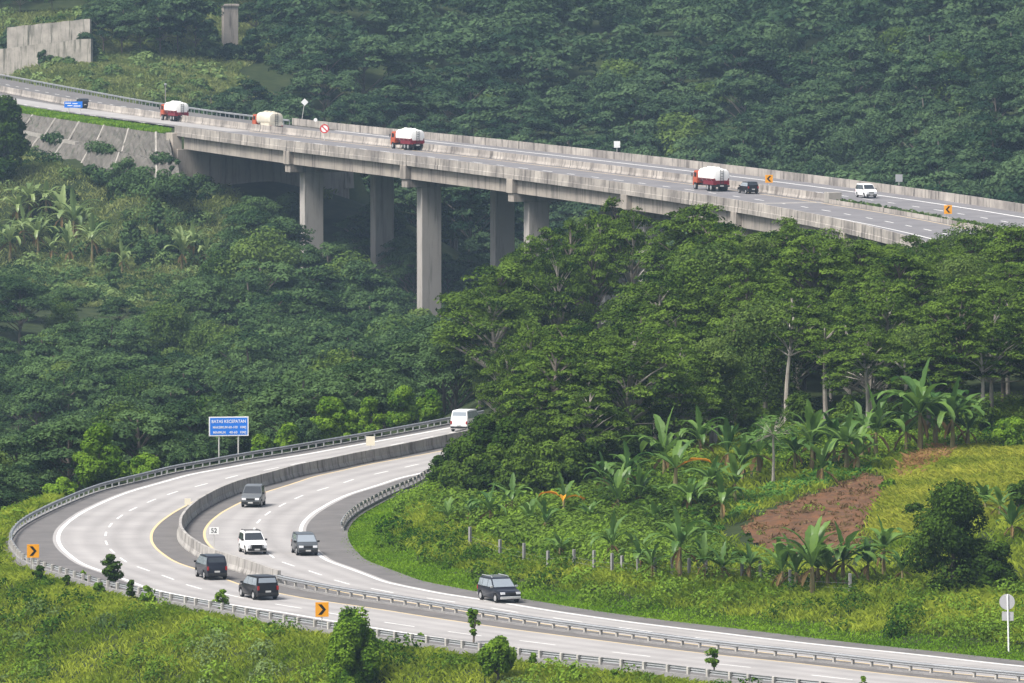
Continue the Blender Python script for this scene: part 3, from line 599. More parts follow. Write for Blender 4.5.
# speed limit sign
def rail_point(px, extra):
    A = (CM + CN * (OF['rail'] + extra)[:, None])[:ap]; k = int(np.argmin(np.abs(project(np.c_[A, np.zeros(len(A))])[0] - px))); return A[k]
x, y = rail_point(228, 2.2); D = math.hypot(x, y); k_ = F / D
g = empty('speed_limit_sign', (x, y, float(hfun(x, y))), face_cam(x, y, .12), 'large blue speed limit board with white lettering beyond the lower road guardrail', 'road sign')
zc = zat(426.6, y) - g.location.z; W_, H_ = 40 / k_, 19.5 / k_
m_ = MB(); rect(m_, W_, H_, -.04, .04, cz=zc); m_.build('board', M['white'], g, bevel=.006)
m_ = MB(); rect(m_, W_ - .22, H_ - .22, -.048, .006, cz=zc); m_.build('panel', M['blue'], g)
for txt, sz, dx, dz in (('BATAS KECEPATAN', .43, 0, .47), ('MAKSIMUM', .33, -.85, -.10), ('60-100', .33, .42, -.10), ('KM/J', .33, 1.42, -.10), ('MINIMUM', .33, -.93, -.60), ('40-60', .33, .45, -.60), ('KM/J', .33, 1.42, -.60)):
    me = text_mesh(txt, sz * H_ / 1.9, M['white']); o = link('lettering', me, g); o.location = (dx * W_ / 3.9, -.053, zc + dz * H_ / 1.9); o.rotation_euler = (math.pi / 2, 0, 0)
    w0 = max(v.co.x for v in me.vertices) - min(v.co.x for v in me.vertices); tw = {'BATAS KECEPATAN': 3.35, 'MAKSIMUM': 1.42, 'MINIMUM': 1.2, '60-100': .9, '40-60': .8, 'KM/J': .56}[txt] * W_ / 3.9; o.scale = (tw / w0, 1, 1)
for dx in (-.95, .95):
    m_ = MB(); m_.tube([(dx * W_ / 3.9, .06, -1.2), (dx * W_ / 3.9, .06, zc + H_ * .4)], .07, 8); m_.build('post', M['signpole'], g)
# blue sign on the upper road
x, y, ZB = atb(74, 112.6); D = math.hypot(x, y); k_ = F / D
g = empty('direction_sign', (x, y, ZB - .1), face_cam(x, y), 'small blue direction board on thin posts beside the upper road at far left', 'road sign')
m_ = MB(); rect(m_, 18 / k_, 6.2 / k_, -.05, .05, cx=-.1, cz=8.6 / k_); m_.build('board', M['blue'], g)
for (a, b, ww) in ((-6, 1.4, 6), (1, 1.0, 5), (3, -1.4, 7), (-4, -1.0, 5)):
    m_ = MB(); rect(m_, ww / k_, .9 / k_, -.056, .006, cx=a / k_, cz=(8.6 + b) / k_); m_.build('legend_bar', M['white'], g)
for dx in (-5.2, 6): m_ = MB(); m_.tube([(dx / k_, .05, -.2), (dx / k_, .05, 11 / k_)], .09, 8); m_.build('post', M['signpole'], g)
def pole_sign(px, py_base, zb, h, label, shape, m, size, rz=0, lean=0, name='road_sign', r=.05, mark=None, back=False, up=True):
    x, y, zb = atb(px, py_base, zb) if up else (*at(px, py_base, zb), zb); g = empty(name, (x, y, zb), face_cam(x, y, rz), label, 'road sign'); m_ = MB(); m_.tube([(0, .04, -.3), (lean, .04, h)], r, 8); m_.build('post', M['signpole'], g)
    m_ = MB(); a = size / 2
    if shape == 'round': ngon(m_, [(lean + a * math.cos(t), h - a * .3 + a * math.sin(t)) for t in np.linspace(0, 2 * math.pi, 24, endpoint=False)], -.03 if not back else .09, .03)
    elif shape == 'diamond': ngon(m_, [(lean - a, h), (lean, h - a), (lean + a, h), (lean, h + a)], -.03, .03)
    elif shape == 'square': rect(m_, size, size * 1.05, -.03, .03, cx=lean, cz=h)
    m_.build('board', M[m], g)
    if mark == 'ring':
        m_ = MB(); a2 = a * .74
        for t in range(24):
            t0, t1 = 2 * math.pi * t / 24, 2 * math.pi * (t + 1) / 24
            m_.add([(lean + r_ * math.cos(t_), -.036, h - a * .3 + r_ * math.sin(t_)) for r_, t_ in ((a, t0), (a, t1), (a2, t1), (a2, t0))], [(0, 1, 2, 3)])
        m_.build('red_ring', M['red'], g)
        m_ = MB(); d_ = a * .62; w_ = a * .1; cz = h - a * .3
        m_.add([(lean - d_ - w_, -.037, cz + d_ - w_), (lean - d_ + w_, -.037, cz + d_ + w_), (lean + d_ + w_, -.037, cz - d_ + w_), (lean + d_ - w_, -.037, cz - d_ - w_)], [(0, 1, 2, 3)]); m_.build('red_bar', M['red'], g)
    return g
def below(px, py, z): return py
pole_sign(302, 117.5, 1.1, 2.6, 'pale diamond sign on a leaning pole over the far parapet', 'diamond', 'white', 1.25, lean=.45)
pole_sign(324.5, 141, 0, 2.2, 'round white prohibition sign with a red ring beside the cream tanker', 'round', 'white', 1.45, mark='ring')
pole_sign(617, 151.5, .9, 1.1, 'small square white sign above the far parapet near the bridge middle', 'square', 'white', .95)
pole_sign(899, 183, 1.0, .7, 'small square grey sign on the far parapet behind the white van', 'square', 'signback', 1.0)
pole_sign(315.5, 122, 1.1, .45, 'tiny round white reflector plate on top of the far parapet', 'round', 'white', .6, name='reflector_post', r=.03)
g = pole_sign(370.5, 450, 1.1, .85, 'cream square sign standing on the lower median barrier', 'square', 'cream', .82, r=.04, up=False)
pole_sign(187.5, 508, 1.1, .55, 'small cream delineator plate on the barrier at the apex of the bend', 'square', 'cream', .5, name='delineator', r=.03, up=False)
# kilometre marker
x, y = at(214, 547, .3); g = empty('kilometre_marker', (x, y, 0), face_cam(x, y, .05), 'small white kilometre plate reading 52 on a thin post beside the median barrier', 'road sign')
m_ = MB(); rect(m_, .76, .56, -.03, .03, cz=1.62); m_.build('board', M['white'], g)
me = text_mesh('52', .5, M['black']); o = link('lettering', me, g); o.location = (0, -.035, 1.62); o.rotation_euler = (math.pi / 2, 0, 0)
m_ = MB(); m_.tube([(0, .03, -.1), (0, .03, 1.8)], .03, 6); m_.build('post', M['signpole'], g)
# thin lamp post by the first tanker, on the far edge
x, y, ZB = atb(165.5, 104); g = empty('lamp_post', (x, y, ZB - .2), face_cam(x, y), 'thin pale post with a small head behind the first red tanker', 'post')
m_ = MB(); m_.tube([(0, 0, 0), (0, 0, 3.6)], [.1, .07], 8); m_.build('pole', M['rib'], g)
m_ = MB(); m_.box((0, 0, 3.75), (.4, .3, .35)); m_.build('head', M['signback'], g, bevel=.03)
# round sign seen from behind, lower right
x, y, z_ = ground_at(1009, 652); k_ = F / y
g = empty('road_sign', (x, y, z_), face_cam(x, y, -.25), 'grey back of a round sign on a white pole beside the lower right verge', 'road sign')
m_ = MB(); hh = 58 / k_; m_.tube([(0, -.06, -.3), (-.1, -.06, hh)], .06, 8); m_.build('pole', M['white'], g)
m_ = MB(); a = 8 / k_; ngon(m_, [(-.15 + a * math.cos(t), hh - a * .95 + a * math.sin(t)) for t in np.linspace(0, 2 * math.pi, 24, endpoint=False)], 0, .03); m_.build('round_board', M['signback'], g)
m_ = MB(); rect(m_, 12 / k_, 9 / k_, 0, .03, cx=-.1, cz=hh - 22 / k_); m_.build('lower_plate', M['signback'], g)
# ------------------------------------------------------------------ vehicles
def make_car(name, label, x, y, z, head, paint_, L=4.4, Wd=1.75, Ht=1.7, hood=1.15, kind='suv', glass='glass', rack=False, spare=False, rearlamp='taillight', bull=False, cat='car', trim='plastic', side_glass=None):
    g = empty(name, (x, y, z), head, label, cat); hl = L / 2; zb = Ht * .60; gz = .24 if kind != 'sedan' else .2
    rw = .34; ax = hl - .82
    if kind == 'van': wsb = hl - .75; rf = hl - 1.5; hz = zb - .02
    else: wsb = hl - hood; rf = wsb - .75; hz = zb - .10
    rb = -hl + (.10 if kind in ('van', 'suv') else .35); rt = -hl + (.30 if kind in ('van', 'suv') else .8)
    def hw(px, pz):
        w_ = Wd / 2
        if pz > zb: w_ -= (pz - zb) / (Ht - zb) * .17
        if pz < .45: w_ -= (.45 - pz) * .25
        return w_ * (1 - .10 * max(0, (abs(px) - hl * .6) / (hl * .4)) ** 2)
    top = [(-hl, .62), (rb - .02, zb), (rt, Ht - .06), (rt + .25, Ht), ((rt + rf) / 2, Ht + .02), (rf - .2, Ht - .01), (rf, Ht - .06), (wsb, zb + .02), (wsb + .12, hz + .02), (hl - .22, hz - .07), (hl - .05, hz - .2), (hl, .62), (hl - .02, .40), (hl - .12, gz + .03)]
    def arch(cx):
        return [(cx + (rw + .07) * math.cos(t), rw + (rw + .07) * math.sin(t) * 1.0) for t in np.linspace(-.25, math.pi + .25, 9)]
    bot = [p for p in arch(ax)] + [p for p in arch(-ax)] + [(-hl + .12, gz + .03), (-hl + .01, .40)]
    sil = top + bot; n = len(sil); m_ = MB()
    # inset ring gives rounded shoulders
    cxm = 0; rings = []
    for k, (inw, sc_) in enumerate(((0, .985), (.07, 1.0))): rings.append((inw, sc_))
    Vv = []
    for sg in (1, -1):
        Vv += [(px, sg * (hw(px, pz)), pz) for px, pz in sil]
    m_.add(Vv, [tuple(range(n)), tuple(range(n, 2 * n))[::-1]] + [(i, (i + 1) % n, n + (i + 1) % n, n + i) for i in range(n)])
    body = m_.build('body', M[paint_], g, bevel=.045, smooth=True)
    e = .012
    def sidepanel(nm, pts, m, d=e, t=.02):
        for sg in (1, -1):
            mm = MB(); P = [(px, sg * (hw(px, pz) + d), pz) for px, pz in pts] + [(px, sg * (hw(px, pz) + d - t), pz) for px, pz in pts]; k = len(pts)
            mm.add(P, [tuple(range(k)), tuple(range(k, 2 * k))[::-1]] + [(i, (i + 1) % k, k + (i + 1) % k, k + i) for i in range(k)]); mm.build(nm, M[m], g)
    gb, gt = zb + .05, Ht - .13; fx = lambda z_: wsb + (rf - wsb) * (z_ - zb) / (Ht - .06 - zb) - .10; bx = lambda z_: rb + (rt - rb) * (z_ - zb) / (Ht - .06 - zb) + .12
    mid1 = fx(gb) - (fx(gb) - bx(gb)) * .36; mid2 = fx(gb) - (fx(gb) - bx(gb)) * .70
    sgm = side_glass or glass
    sidepanel('side_window', [(fx(gb), gb), (fx(gt), gt), (mid1 + .03, gt), (mid1 + .03, gb)], sgm)
    sidepanel('side_window', [(mid1 - .03, gb), (mid1 - .03, gt), (mid2 + .03, gt), (mid2 + .03, gb)], sgm)
    sidepanel('side_window', [(mid2 - .03, gb), (mid2 - .03, gt), (bx(gt), gt), (bx(gb), gb)], sgm)
    sidepanel('sill', [(ax - .5, gz + .03), (ax - .5, gz + .16), (-ax + .5, gz + .16), (-ax + .5, gz + .03)], 'plastic', .01)
    def endpanel(nm, pA, pB, wf, m, d, inset=.1, shrink=0.06, t=.03):
        (xa, za), (xb, zb_) = pA, pB; dx, dz = xb - xa, zb_ - za; l_ = math.hypot(dx, dz); nx_, nz_ = dz / l_, -dx / l_
        if nx_ * d < 0: nx_, nz_ = -nx_, -nz_
        P = []
        for o_ in (.012, .012 - t):
            for (px, pz) in ((xa + dx * shrink, za + dz * shrink), (xb - dx * shrink, zb_ - dz * shrink)):
                ww = hw(px, pz) - inset
                P += [(px + nx_ * o_, -ww * wf, pz + nz_ * o_), (px + nx_ * o_, ww * wf, pz + nz_ * o_)]
        mm = MB(); mm.add(P, [(0, 1, 3, 2), (4, 6, 7, 5), (0, 2, 6, 4), (1, 5, 7, 3), (0, 4, 5, 1), (2, 3, 7, 6)]); mm.build(nm, M[m], g)
    endpanel('windscreen', (wsb, zb + .02), (rf, Ht - .06), 1, glass, 1, .07, .07)
    endpanel('rear_window', (rb, zb + .0), (rt, Ht - .06), 1, glass, -1, .1, .10)
    def blk(nm, c, d, m, bev=.015):
        mm = MB(); mm.box(c, d); mm.build(nm, M[m], g, bevel=bev)
    for sg in (1, -1):
        blk('headlight', (hl - .045, sg * (Wd / 2 - .30), .74), (.12, .36, .17), 'headlight'); blk('tail_light', (-hl + .02, sg * (Wd / 2 - .16), .92), (.14, .15, .30), rearlamp)
        blk('mirror', (wsb - .12, sg * (Wd / 2 + .08), zb + .1), (.12, .2, .15), trim, .02)
    blk('grille', (hl - .01, 0, .72), (.06, Wd - 1.0, .17), 'plastic'); blk('front_bumper', (hl - .02, 0, .42), (.16, Wd - .22, .2), trim, .03); blk('rear_bumper', (-hl + .0, 0, .45), (.16, Wd - .2, .2), trim, .03)
    blk('number_plate', (hl + .065, 0, .43), (.02, .42, .12), 'plate', .004); blk('number_plate', (-hl - .035, 0, .66), (.03, .42, .13), 'plate', .004)
    if rack:
        for sg in (1, -1):
            mm = MB(); mm.tube([(rf - .1, sg * (Wd / 2 - .27), Ht), (rf - .25, sg * (Wd / 2 - .27), Ht + .1), (rt + .3, sg * (Wd / 2 - .27), Ht + .1), (rt + .2, sg * (Wd / 2 - .27), Ht)], .03, 6); mm.build('roof_rail', M['car_silver' if rack == 'silver' else 'plastic'], g)
        for px in (.2, -.8): blk('roof_bar', (px, 0, Ht + .1), (.06, Wd - .5, .05), 'car_silver' if rack == 'silver' else 'plastic', .01)
    if spare:
        mm = MB(); mm.tube([(-hl - .02, 0, .88), (-hl - .2, 0, .88)], .33, 20); mm.build('spare_wheel', M['plastic'], g, bevel=.03, smooth=True)
    if bull:
        mm = MB(); mm.tube([(hl + .08, -.55, .35), (hl + .12, -.5, .8), (hl + .12, .5, .8), (hl + .08, .55, .35)], .04, 8); mm.build('bull_bar', M['plastic'], g); blk('lower_grille', (hl + .03, 0, .55), (.07, .9, .36), 'plastic')
    for sx in (1, -1):
        for sg in (1, -1):
            mm = MB(); cy = sg * (Wd / 2 - .12); mm.tube([(sx * ax, cy - sg * .1, rw), (sx * ax, cy + sg * .115, rw)], rw, 20); wh = mm.build('wheel', M['tyre'], g, bevel=.025, smooth=True)
            mm = MB(); mm.tube([(sx * ax, cy + sg * .10, rw), (sx * ax, cy + sg * .125, rw)], rw * .62, 14); mm.build('rim', M['rim'], wh, bevel=.008)
    return g
def head_low(x, y, away):
    s, u, d, i = su((x, y)); t = CT[i[0]] * (-1 if away else 1); return math.atan2(t[1], t[0])
def head_up(x, y, away):
    s, u, d, i = su((x, y), BC, BN, BS); t = BT[i[0]] * (-1 if away else 1); return math.atan2(t[1], t[0])
def low_car(px, py, away, label, dh=0, **k):
    x, y = at(px, py, 0); return make_car(k.pop('name', 'car'), label, x, y, .01, head_low(x, y, away) + dh, **k)
low_car(253.5, 506, False, 'dark grey boxy jeep leading the inner carriageway closest to the median', name='suv_car', paint_='car_mid', L=4.1, Wd=1.75, Ht=1.82, hood=1.1, cat='car')
low_car(252.5, 553, False, 'white compact suv with a black front guard and roof rack', name='suv_car', paint_='car_white', L=4.1, Wd=1.75, Ht=1.72, rack='black', bull=True, spare=True, dh=.05)
low_car(304.5, 554, False, 'dark grey family van with pale headlights on the inside lane of the bend', name='minivan', paint_='car_grey', L=4.3, Wd=1.72, Ht=1.68, hood=1.0, kind='van', glass='glass_sky')
low_car(211, 578, True, 'black boxy minivan seen from behind beside the concrete barrier', name='minivan', paint_='car_navy', L=4.4, Wd=1.76, Ht=1.85, hood=.8, kind='van', side_glass='glass_sky')
low_car(258.5, 598, True, 'shiny black suv with red and orange tail lights and pale rear window', name='suv_car', dh=-.1, paint_='car_black', L=4.5, Wd=1.85, Ht=1.78, glass='glass_sky', side_glass='glass_sky', cat='car')
low_car(499, 601, False, 'black suv with silver roof rails and pale windows on the inner lanes near the right', name='suv_car', dh=-.13, paint_='car_navy', L=4.5, Wd=1.85, Ht=1.78, rack='silver', glass='glass_sky', side_glass='glass_sky', trim='car_silver')
low_car(466, 430.5, True, 'white van half hidden by trees at the top of the lower road', name='van', paint_='car_white', L=4.8, Wd=1.9, Ht=2.1, kind='van', glass='glass_sky', cat='van')
x, y, ZB = atb(748, 193.5); make_car('suv_car', 'black car following the last tanker on the viaduct', x, y, ZB + .01, head_up(x, y, True), 'car_black', L=4.4, Ht=1.7, side_glass='glass_sky', cat='car')
x, y, ZB = atb(866, 197.5); make_car('van', 'white minivan coming along the far lanes of the viaduct', x, y, ZB + .01, head_up(x, y, False), 'car_white', L=4.5, Ht=1.9, kind='van', side_glass='glass', cat='van')
x, y, ZB = atb(82, 108); make_car('pickup', 'dark vehicle passing behind the small blue board at far left', x, y, ZB + .01, head_up(x, y, True), 'car_navy', L=4.6, Ht=1.7, cat='car')
def tanker(px, py, label, tank='tank_white', lower='maroon', cabm='truck_red'):
    x, y, ZB = atb(px, py); g = empty('tanker_truck', (x, y, ZB + .01), head_up(x, y, True), label, 'tanker truck', 'tanker trucks on the viaduct')
    def blk(nm, c, d, m, bev=.03, par=g):
        mm = MB(); mm.box(c, d); return mm.build(nm, M[m], par, bevel=bev)
    blk('chassis', (-.4, 0, .85), (7.2, .9, .22), 'plastic')
    mm = MB(); P = [(2.25, .95), (2.2, 1.7), (2.2, 2.55), (2.3, 2.65), (3.35, 2.62), (3.5, 2.5), (3.78, 1.65), (3.85, 1.5), (3.87, .75), (3.75, .6), (3.55, .6), (3.5, .85), (3.3, 1.0), (2.75, 1.0), (2.55, .95)]
    n = len(P); Vv = [(a, 1.12 - max(0, b - 1.6) * .06, b) for a, b in P] + [(a, -1.12 + max(0, b - 1.6) * .06, b) for a, b in P]
    mm.add(Vv, [tuple(range(n)), tuple(range(n, 2 * n))[::-1]] + [(i, (i + 1) % n, n + (i + 1) % n, n + i) for i in range(n)]); cab = mm.build('cab', M[cabm], g, bevel=.05, smooth=True)
    mm = MB(); mm.add([(3.79, -.98, 1.66), (3.79, .98, 1.66), (3.54, .94, 2.46), (3.54, -.94, 2.46), (3.77, -.98, 1.66), (3.77, .98, 1.66), (3.52, .94, 2.46), (3.52, -.94, 2.46)], [(0, 1, 2, 3), (7, 6, 5, 4), (0, 4, 5, 1), (1, 5, 6, 2), (2, 6, 7, 3), (3, 7, 4, 0)]); mm.build('windscreen', M['glass'], cab)
    for sg in (1, -1):
        blk('cab_window', (2.95, sg * 1.085, 2.05), (.8, .04, .6), 'glass', .005, cab); blk('headlight', (3.86, sg * .8, .95), (.06, .3, .2), 'headlight', .01, cab); blk('mirror', (3.6, sg * 1.32, 2.0), (.1, .14, .45), 'plastic', .02, cab)
    # tank: rounded box cross-section, white above, coloured below
    K = 28; prof = []
    for k in range(K):
        t = 2 * math.pi * k / K; c_, s_ = math.cos(t), math.sin(t); prof.append((1.16 * abs(c_) ** .62 * (1 if c_ > 0 else -1), 2.02 + .98 * abs(s_) ** .75 * (1 if s_ > 0 else -1)))
    X = [(-3.95, .80), (-3.9, .93), (-3.7, 1.0), (1.75, 1.0), (1.95, .93), (2.0, .80)]; Vv = []; Fs = []; ms = []
    for xx, sc_ in X: Vv += [(xx, a * sc_, 2.02 + (b - 2.02) * sc_) for a, b in prof]
    mm = MB(); nb = len(X)
    for i in range(nb - 1):
        for k in range(K):
            lowz = (prof[k][1] + prof[(k + 1) % K][1]) / 2 < 1.78
            Fs.append((i * K + k, i * K + (k + 1) % K, (i + 1) * K + (k + 1) % K, (i + 1) * K + k)); ms.append(1 if lowz else 0)
    mm.v = Vv; mm.f = Fs + [tuple(range(K)), tuple((nb - 1) * K + k for k in range(K))[::-1]]; mm.m = ms + [0, 0]
    mm.build('tank', [M[tank], M[lower]], g, smooth=True)
    for xx in (-3.0, -1.35, .3):
        mm = MB(); Pb = [(xx + dx, a * 1.012, 2.02 + (b - 2.02) * 1.012) for dx in (0, .09) for a, b in prof]; mm.add(Pb, [(k, (k + 1) % K, K + (k + 1) % K, K + k) for k in range(K)]); mm.build('tank_band', M['plate'], g)
    mm = MB()
    for dy in (-.2, .2): mm.tube([(-4.02, dy, .8), (-4.02, dy, 2.9)], .03, 5)
    for q in range(6): mm.tube([(-4.02, -.2, 1.0 + q * .34), (-4.02, .2, 1.0 + q * .34)], .025, 5)
    mm.build('ladder', M['plastic'], g)
    blk('walkway', (-1.0, 0, 3.03), (4.6, .7, .08), tank, .02)
    for xx in (-2.6, -1.0, .6):
        mm = MB(); mm.tube([(xx, 0, 3.05), (xx, 0, 3.22)], .28, 14); mm.build('hatch', M[tank], g, bevel=.02)
    for sg in (1, -1): blk('side_skirt', (-1.9, sg * 1.08, 1.12), (3.9, .08, .5), lower, .02)
    blk('rear_bumper', (-4.0, 0, .72), (.12, 2.2, .25), 'plastic'); blk('rear_panel', (-3.98, 0, 1.2), (.08, 2.1, .5), lower, .02)
    for sg in (1, -1): blk('tail_light', (-4.05, sg * .9, .95), (.06, .25, .14), 'taillight', .01)
    blk('number_plate', (-4.07, 0, .74), (.02, .5, .16), 'plate', .004)
    for xx, wd in ((3.1, .28), (-1.55, .55), (-2.85, .55)):
        for sg in (1, -1):
            mm = MB(); cy = sg * (1.1 - wd / 2); mm.tube([(xx, cy - wd / 2, .5), (xx, cy + wd / 2, .5)], .5, 20); wh = mm.build('wheel', M['tyre'], g, bevel=.04, smooth=True)
            mm = MB(); mm.tube([(xx, sg * 1.08, .5), (xx, sg * 1.115, .5)], .27, 14); mm.build('rim', M['rim'], wh, bevel=.01)
    g.scale = (1.1, 1.08, 1.06); return g
tanker(174.5, 120.8, 'tanker with a white tank and maroon base farthest left on the viaduct approach')
tanker(267.5, 131.5, 'plain cream tanker with an orange cab near the first crosshead', 'tank_cream', 'tank_cream')
tanker(407.5, 149.5, 'tanker with a white tank over maroon above the second crosshead')
tanker(711, 190.5, 'white and maroon tanker with an orange red cab just ahead of the black car')
# ------------------------------------------------------------------ vegetation
def hg(X, Y):
    """height of the terrain mesh itself (bilinear on its grid)"""
    X = np.asarray(X, float); Y = np.asarray(Y, float)
    i = np.clip(np.searchsorted(gx, X) - 1, 0, nx - 2); j = np.clip(np.searchsorted(gy, Y) - 1, 0, ny - 2)
    a = (X - gx[i]) / (gx[i + 1] - gx[i]); b = (Y - gy[j]) / (gy[j + 1] - gy[j])
    return GZ[j, i] * (1 - a) * (1 - b) + GZ[j, i + 1] * a * (1 - b) + GZ[j + 1, i] * (1 - a) * b + GZ[j + 1, i + 1] * a * b
def gat(px, py, y0=420, y1=2500):
    d = ray(px, py); t = np.arange(y0, y1, 1.0) / d[1]; k = int(np.argmax(H + d[2] * t < hg(d[0] * t, d[1] * t)))
    return np.array([d[0] * t[k], d[1] * t[k], float(hg(d[0] * t[k], d[1] * t[k]))])
def inpoly(px, py, poly):
    c = np.zeros(len(px), bool); n = len(poly)
    for i in range(n):
        x0, y0 = poly[i]; x1, y1 = poly[(i + 1) % n]
        if y0 == y1: continue
        c ^= ((y0 > py) != (y1 > py)) & (px < (x1 - x0) * (py - y0) / (y1 - y0) + x0)
    return c
def clear_of_roads(X, Y, m_low=1.2, m_up=3.0):
    s, u, d, i = su(np.c_[X, Y]); lo_ = OF['edge'][i] - m_low; hi = OF['rail'][i] + m_low + .5
    ok = ~((u > lo_) & (u < hi) & (d < 40))
    s, u, d, i = su(np.c_[X, Y], BC, BN, BS); return ok & ~((np.abs(u) < HW[i] + m_up) & (d < 40))
def region(poly, dens, xb, yb, m_low=.3, m_up=1.0, patch=None):
    A = (xb[1] - xb[0]) * (yb[1] - yb[0]); n = int(A * dens); X = RG.uniform(*xb, n); Y = RG.uniform(*yb, n); Z = hg(X, Y)
    px, py = project(np.stack([X, Y, Z], -1)); k = inpoly(px, py, poly)
    X, Y, Z = X[k], Y[k], Z[k]; k = clear_of_roads(X, Y, m_low, m_up); X, Y, Z = X[k], Y[k], Z[k]
    if patch is not None:
        f = fbm(X, Y, patch[0], patch[2]); k = f + RG.normal(0, .25, len(X)) > patch[1]; X, Y, Z = X[k], Y[k], Z[k]
    return np.stack([X, Y, Z], -1)
def unit(a): return a / np.maximum(np.linalg.norm(a, axis=-1, keepdims=True), 1e-9)
def leaves(P, N, size, tint, aspect=.55, up=.0):
    """diamond leaves at P facing N; returns verts, quads, tint"""
    n = len(P); N = unit(N); r = RG.normal(size=(n, 3)); T = unit(np.cross(N, r)); B = np.cross(N, T); s = np.asarray(size)[:, None] if np.ndim(size) else np.full((n, 1), size)
    V = np.stack([P - T * s, P + B * s * aspect, P + T * s, P - B * s * aspect], 1).reshape(-1, 3)
    return V, np.arange(4 * n).reshape(n, 4), tint
class Leaf:
    def __init__(s): s.V = []; s.t = []
    def add(s, P, N, size, tint, aspect=.55):
        V, F_, t = leaves(P, N, size, tint, aspect); s.V.append(V); s.t.append(t)
    def mesh(s, name, m):
        V = np.concatenate(s.V); t = np.concatenate(s.t); return np_mesh(name, V, np.arange(len(V)).reshape(-1, 4), m, tint=np.clip(t, 0, 1))
def pad(L, c, pr, n, ls, base, flat=.32, tilt=None):
    rho = np.sqrt(RG.uniform(0, 1, n)); ph = RG.uniform(0, 2 * math.pi, n); el = RG.uniform(.75, 1.25)
    wob = 1 + .22 * np.sin(ph * 3 + RG.uniform(0, 6)) + .12 * np.sin(ph * 7 + RG.uniform(0, 6))
    x = rho * np.cos(ph) * pr * el * wob; y = rho * np.sin(ph) * pr / el * wob; z = flat * pr * (1 - rho ** 2) + RG.normal(0, .09 * pr, n) - flat * pr * .4
    if tilt is not None: z = z + x * tilt[0] + y * tilt[1]
    N = np.stack([np.cos(ph) * rho * .8, np.sin(ph) * rho * .8, np.ones(n)], -1) + RG.normal(0, .45, (n, 3))
    L.add(np.stack([x, y, z], -1) + c, N, ls * RG.uniform(.7, 1.3, n), base + RG.normal(0, .12, n))
def lobe(L, c, r3, n, ls, base):
    d = unit(RG.normal(size=(n, 3))); rr = RG.uniform(.72, 1.05, n)[:, None]; P = d * rr * np.asarray(r3) + c
    L.add(P, d + RG.normal(0, .45, (n, 3)) + np.array([0, 0, .35]), ls * RG.uniform(.7, 1.3, n), base + RG.normal(0, .12, n))
def layered_tree(seed, Ht, Rc, npads, clear, lpp, ls, lm, bm, drop=.34, name='crown'):
    r = random.Random(seed); L = Leaf(); t = MB(); lean = (r.uniform(-.6, .6), r.uniform(-.6, .6))
    tp = [(lean[0] * f ** 2 + .12 * math.sin(5 * f + seed), lean[1] * f ** 2 + .12 * math.cos(4 * f + seed), Ht * .9 * f) for f in np.linspace(0, 1, 8)]
    tp[0] = (0, 0, -.6); t.tube(tp, [Ht * .019 * (1 - .75 * f) + .03 for f in np.linspace(0, 1, 8)], 7)
    ctr = (lean[0], lean[1])
    for k in range(npads):
        a = k * 2.399 + r.uniform(-.5, .5); rr = Rc * math.sqrt(r.uniform(.02, 1)) * .85
        z = Ht - drop * Ht * (rr / Rc) ** 1.7 - Ht * r.choice([0, .05, .12, .2, .3]) * r.uniform(.6, 1.2); z = max(z, Ht * clear)
        pr = Rc * (r.uniform(.12, .25) if npads > 80 else r.uniform(.16, .32)); c = np.array([ctr[0] + rr * math.cos(a), ctr[1] + rr * math.sin(a), z])
        pad(L, c, pr, int(lpp * (pr / Rc / .25) ** 2), ls, r.uniform(.1, .95), r.uniform(.22, .42), (-.12 * math.cos(a) * rr / Rc, -.12 * math.sin(a) * rr / Rc))
        if k % 2 == 0:
            z0 = max(Ht * clear * .9, z - rr * .55 - 1.0); f = min(.98, z0 / (Ht * .9)); b0 = (lean[0] * f ** 2, lean[1] * f ** 2, z0)
            t.tube([b0, ((b0[0] + c[0]) / 2, (b0[1] + c[1]) / 2, z0 * .4 + z * .6 - .1), (c[0], c[1], z - .05)], [.1, .07, .03], 5)
    return t.mesh('trunk', bm, smooth=True), L.mesh(name, lm)
def bushy_tree(seed, Ht, Rc, nl, clear, lpl, ls, lm, bm, spiky=False):
    r = random.Random(seed); L = Leaf(); t = MB(); t.tube([(0, 0, -.5), (.1, 0, Ht * .4), (.15, .1, Ht * .8)], [Ht * .022 + .03, Ht * .016 + .02, .03], 7)
    for k in range(nl):
        f = r.uniform(0, 1); z = Ht * (clear + (1 - clear) * f * .92); env = math.sin(math.pi * min(.97, .18 + f * .8)) ** .7; a = k * 2.399 + r.uniform(-.4, .4)
        rr = Rc * env * math.sqrt(r.uniform(.1, 1)) * .75; lr = Rc * r.uniform(.30, .5)
        c = np.array([rr * math.cos(a), rr * math.sin(a), z]); lr *= .55 if spiky else 1; lobe(L, c, (lr, lr, lr * (r.uniform(.6, .85) if not spiky else r.uniform(1.2, 2.0))), lpl, ls, r.uniform(.2, .85))
        if k % 3 == 0: t.tube([(.1, .05, max(.3, z - rr * .8)), tuple(c)], [.06, .02], 5)
    return t.mesh('trunk', bm, smooth=True), L.mesh('crown', lm)
def put(name, variants, P, sc_, rz, label, cat, group=None, parts=('trunk', 'crown')):
    g = empty(name, tuple(P), rz, label, cat, group); g.scale = sc_ if hasattr(sc_, '__len__') else (sc_,) * 3
    for nm, me in zip(parts, variants): link(nm, me, g)
    return g
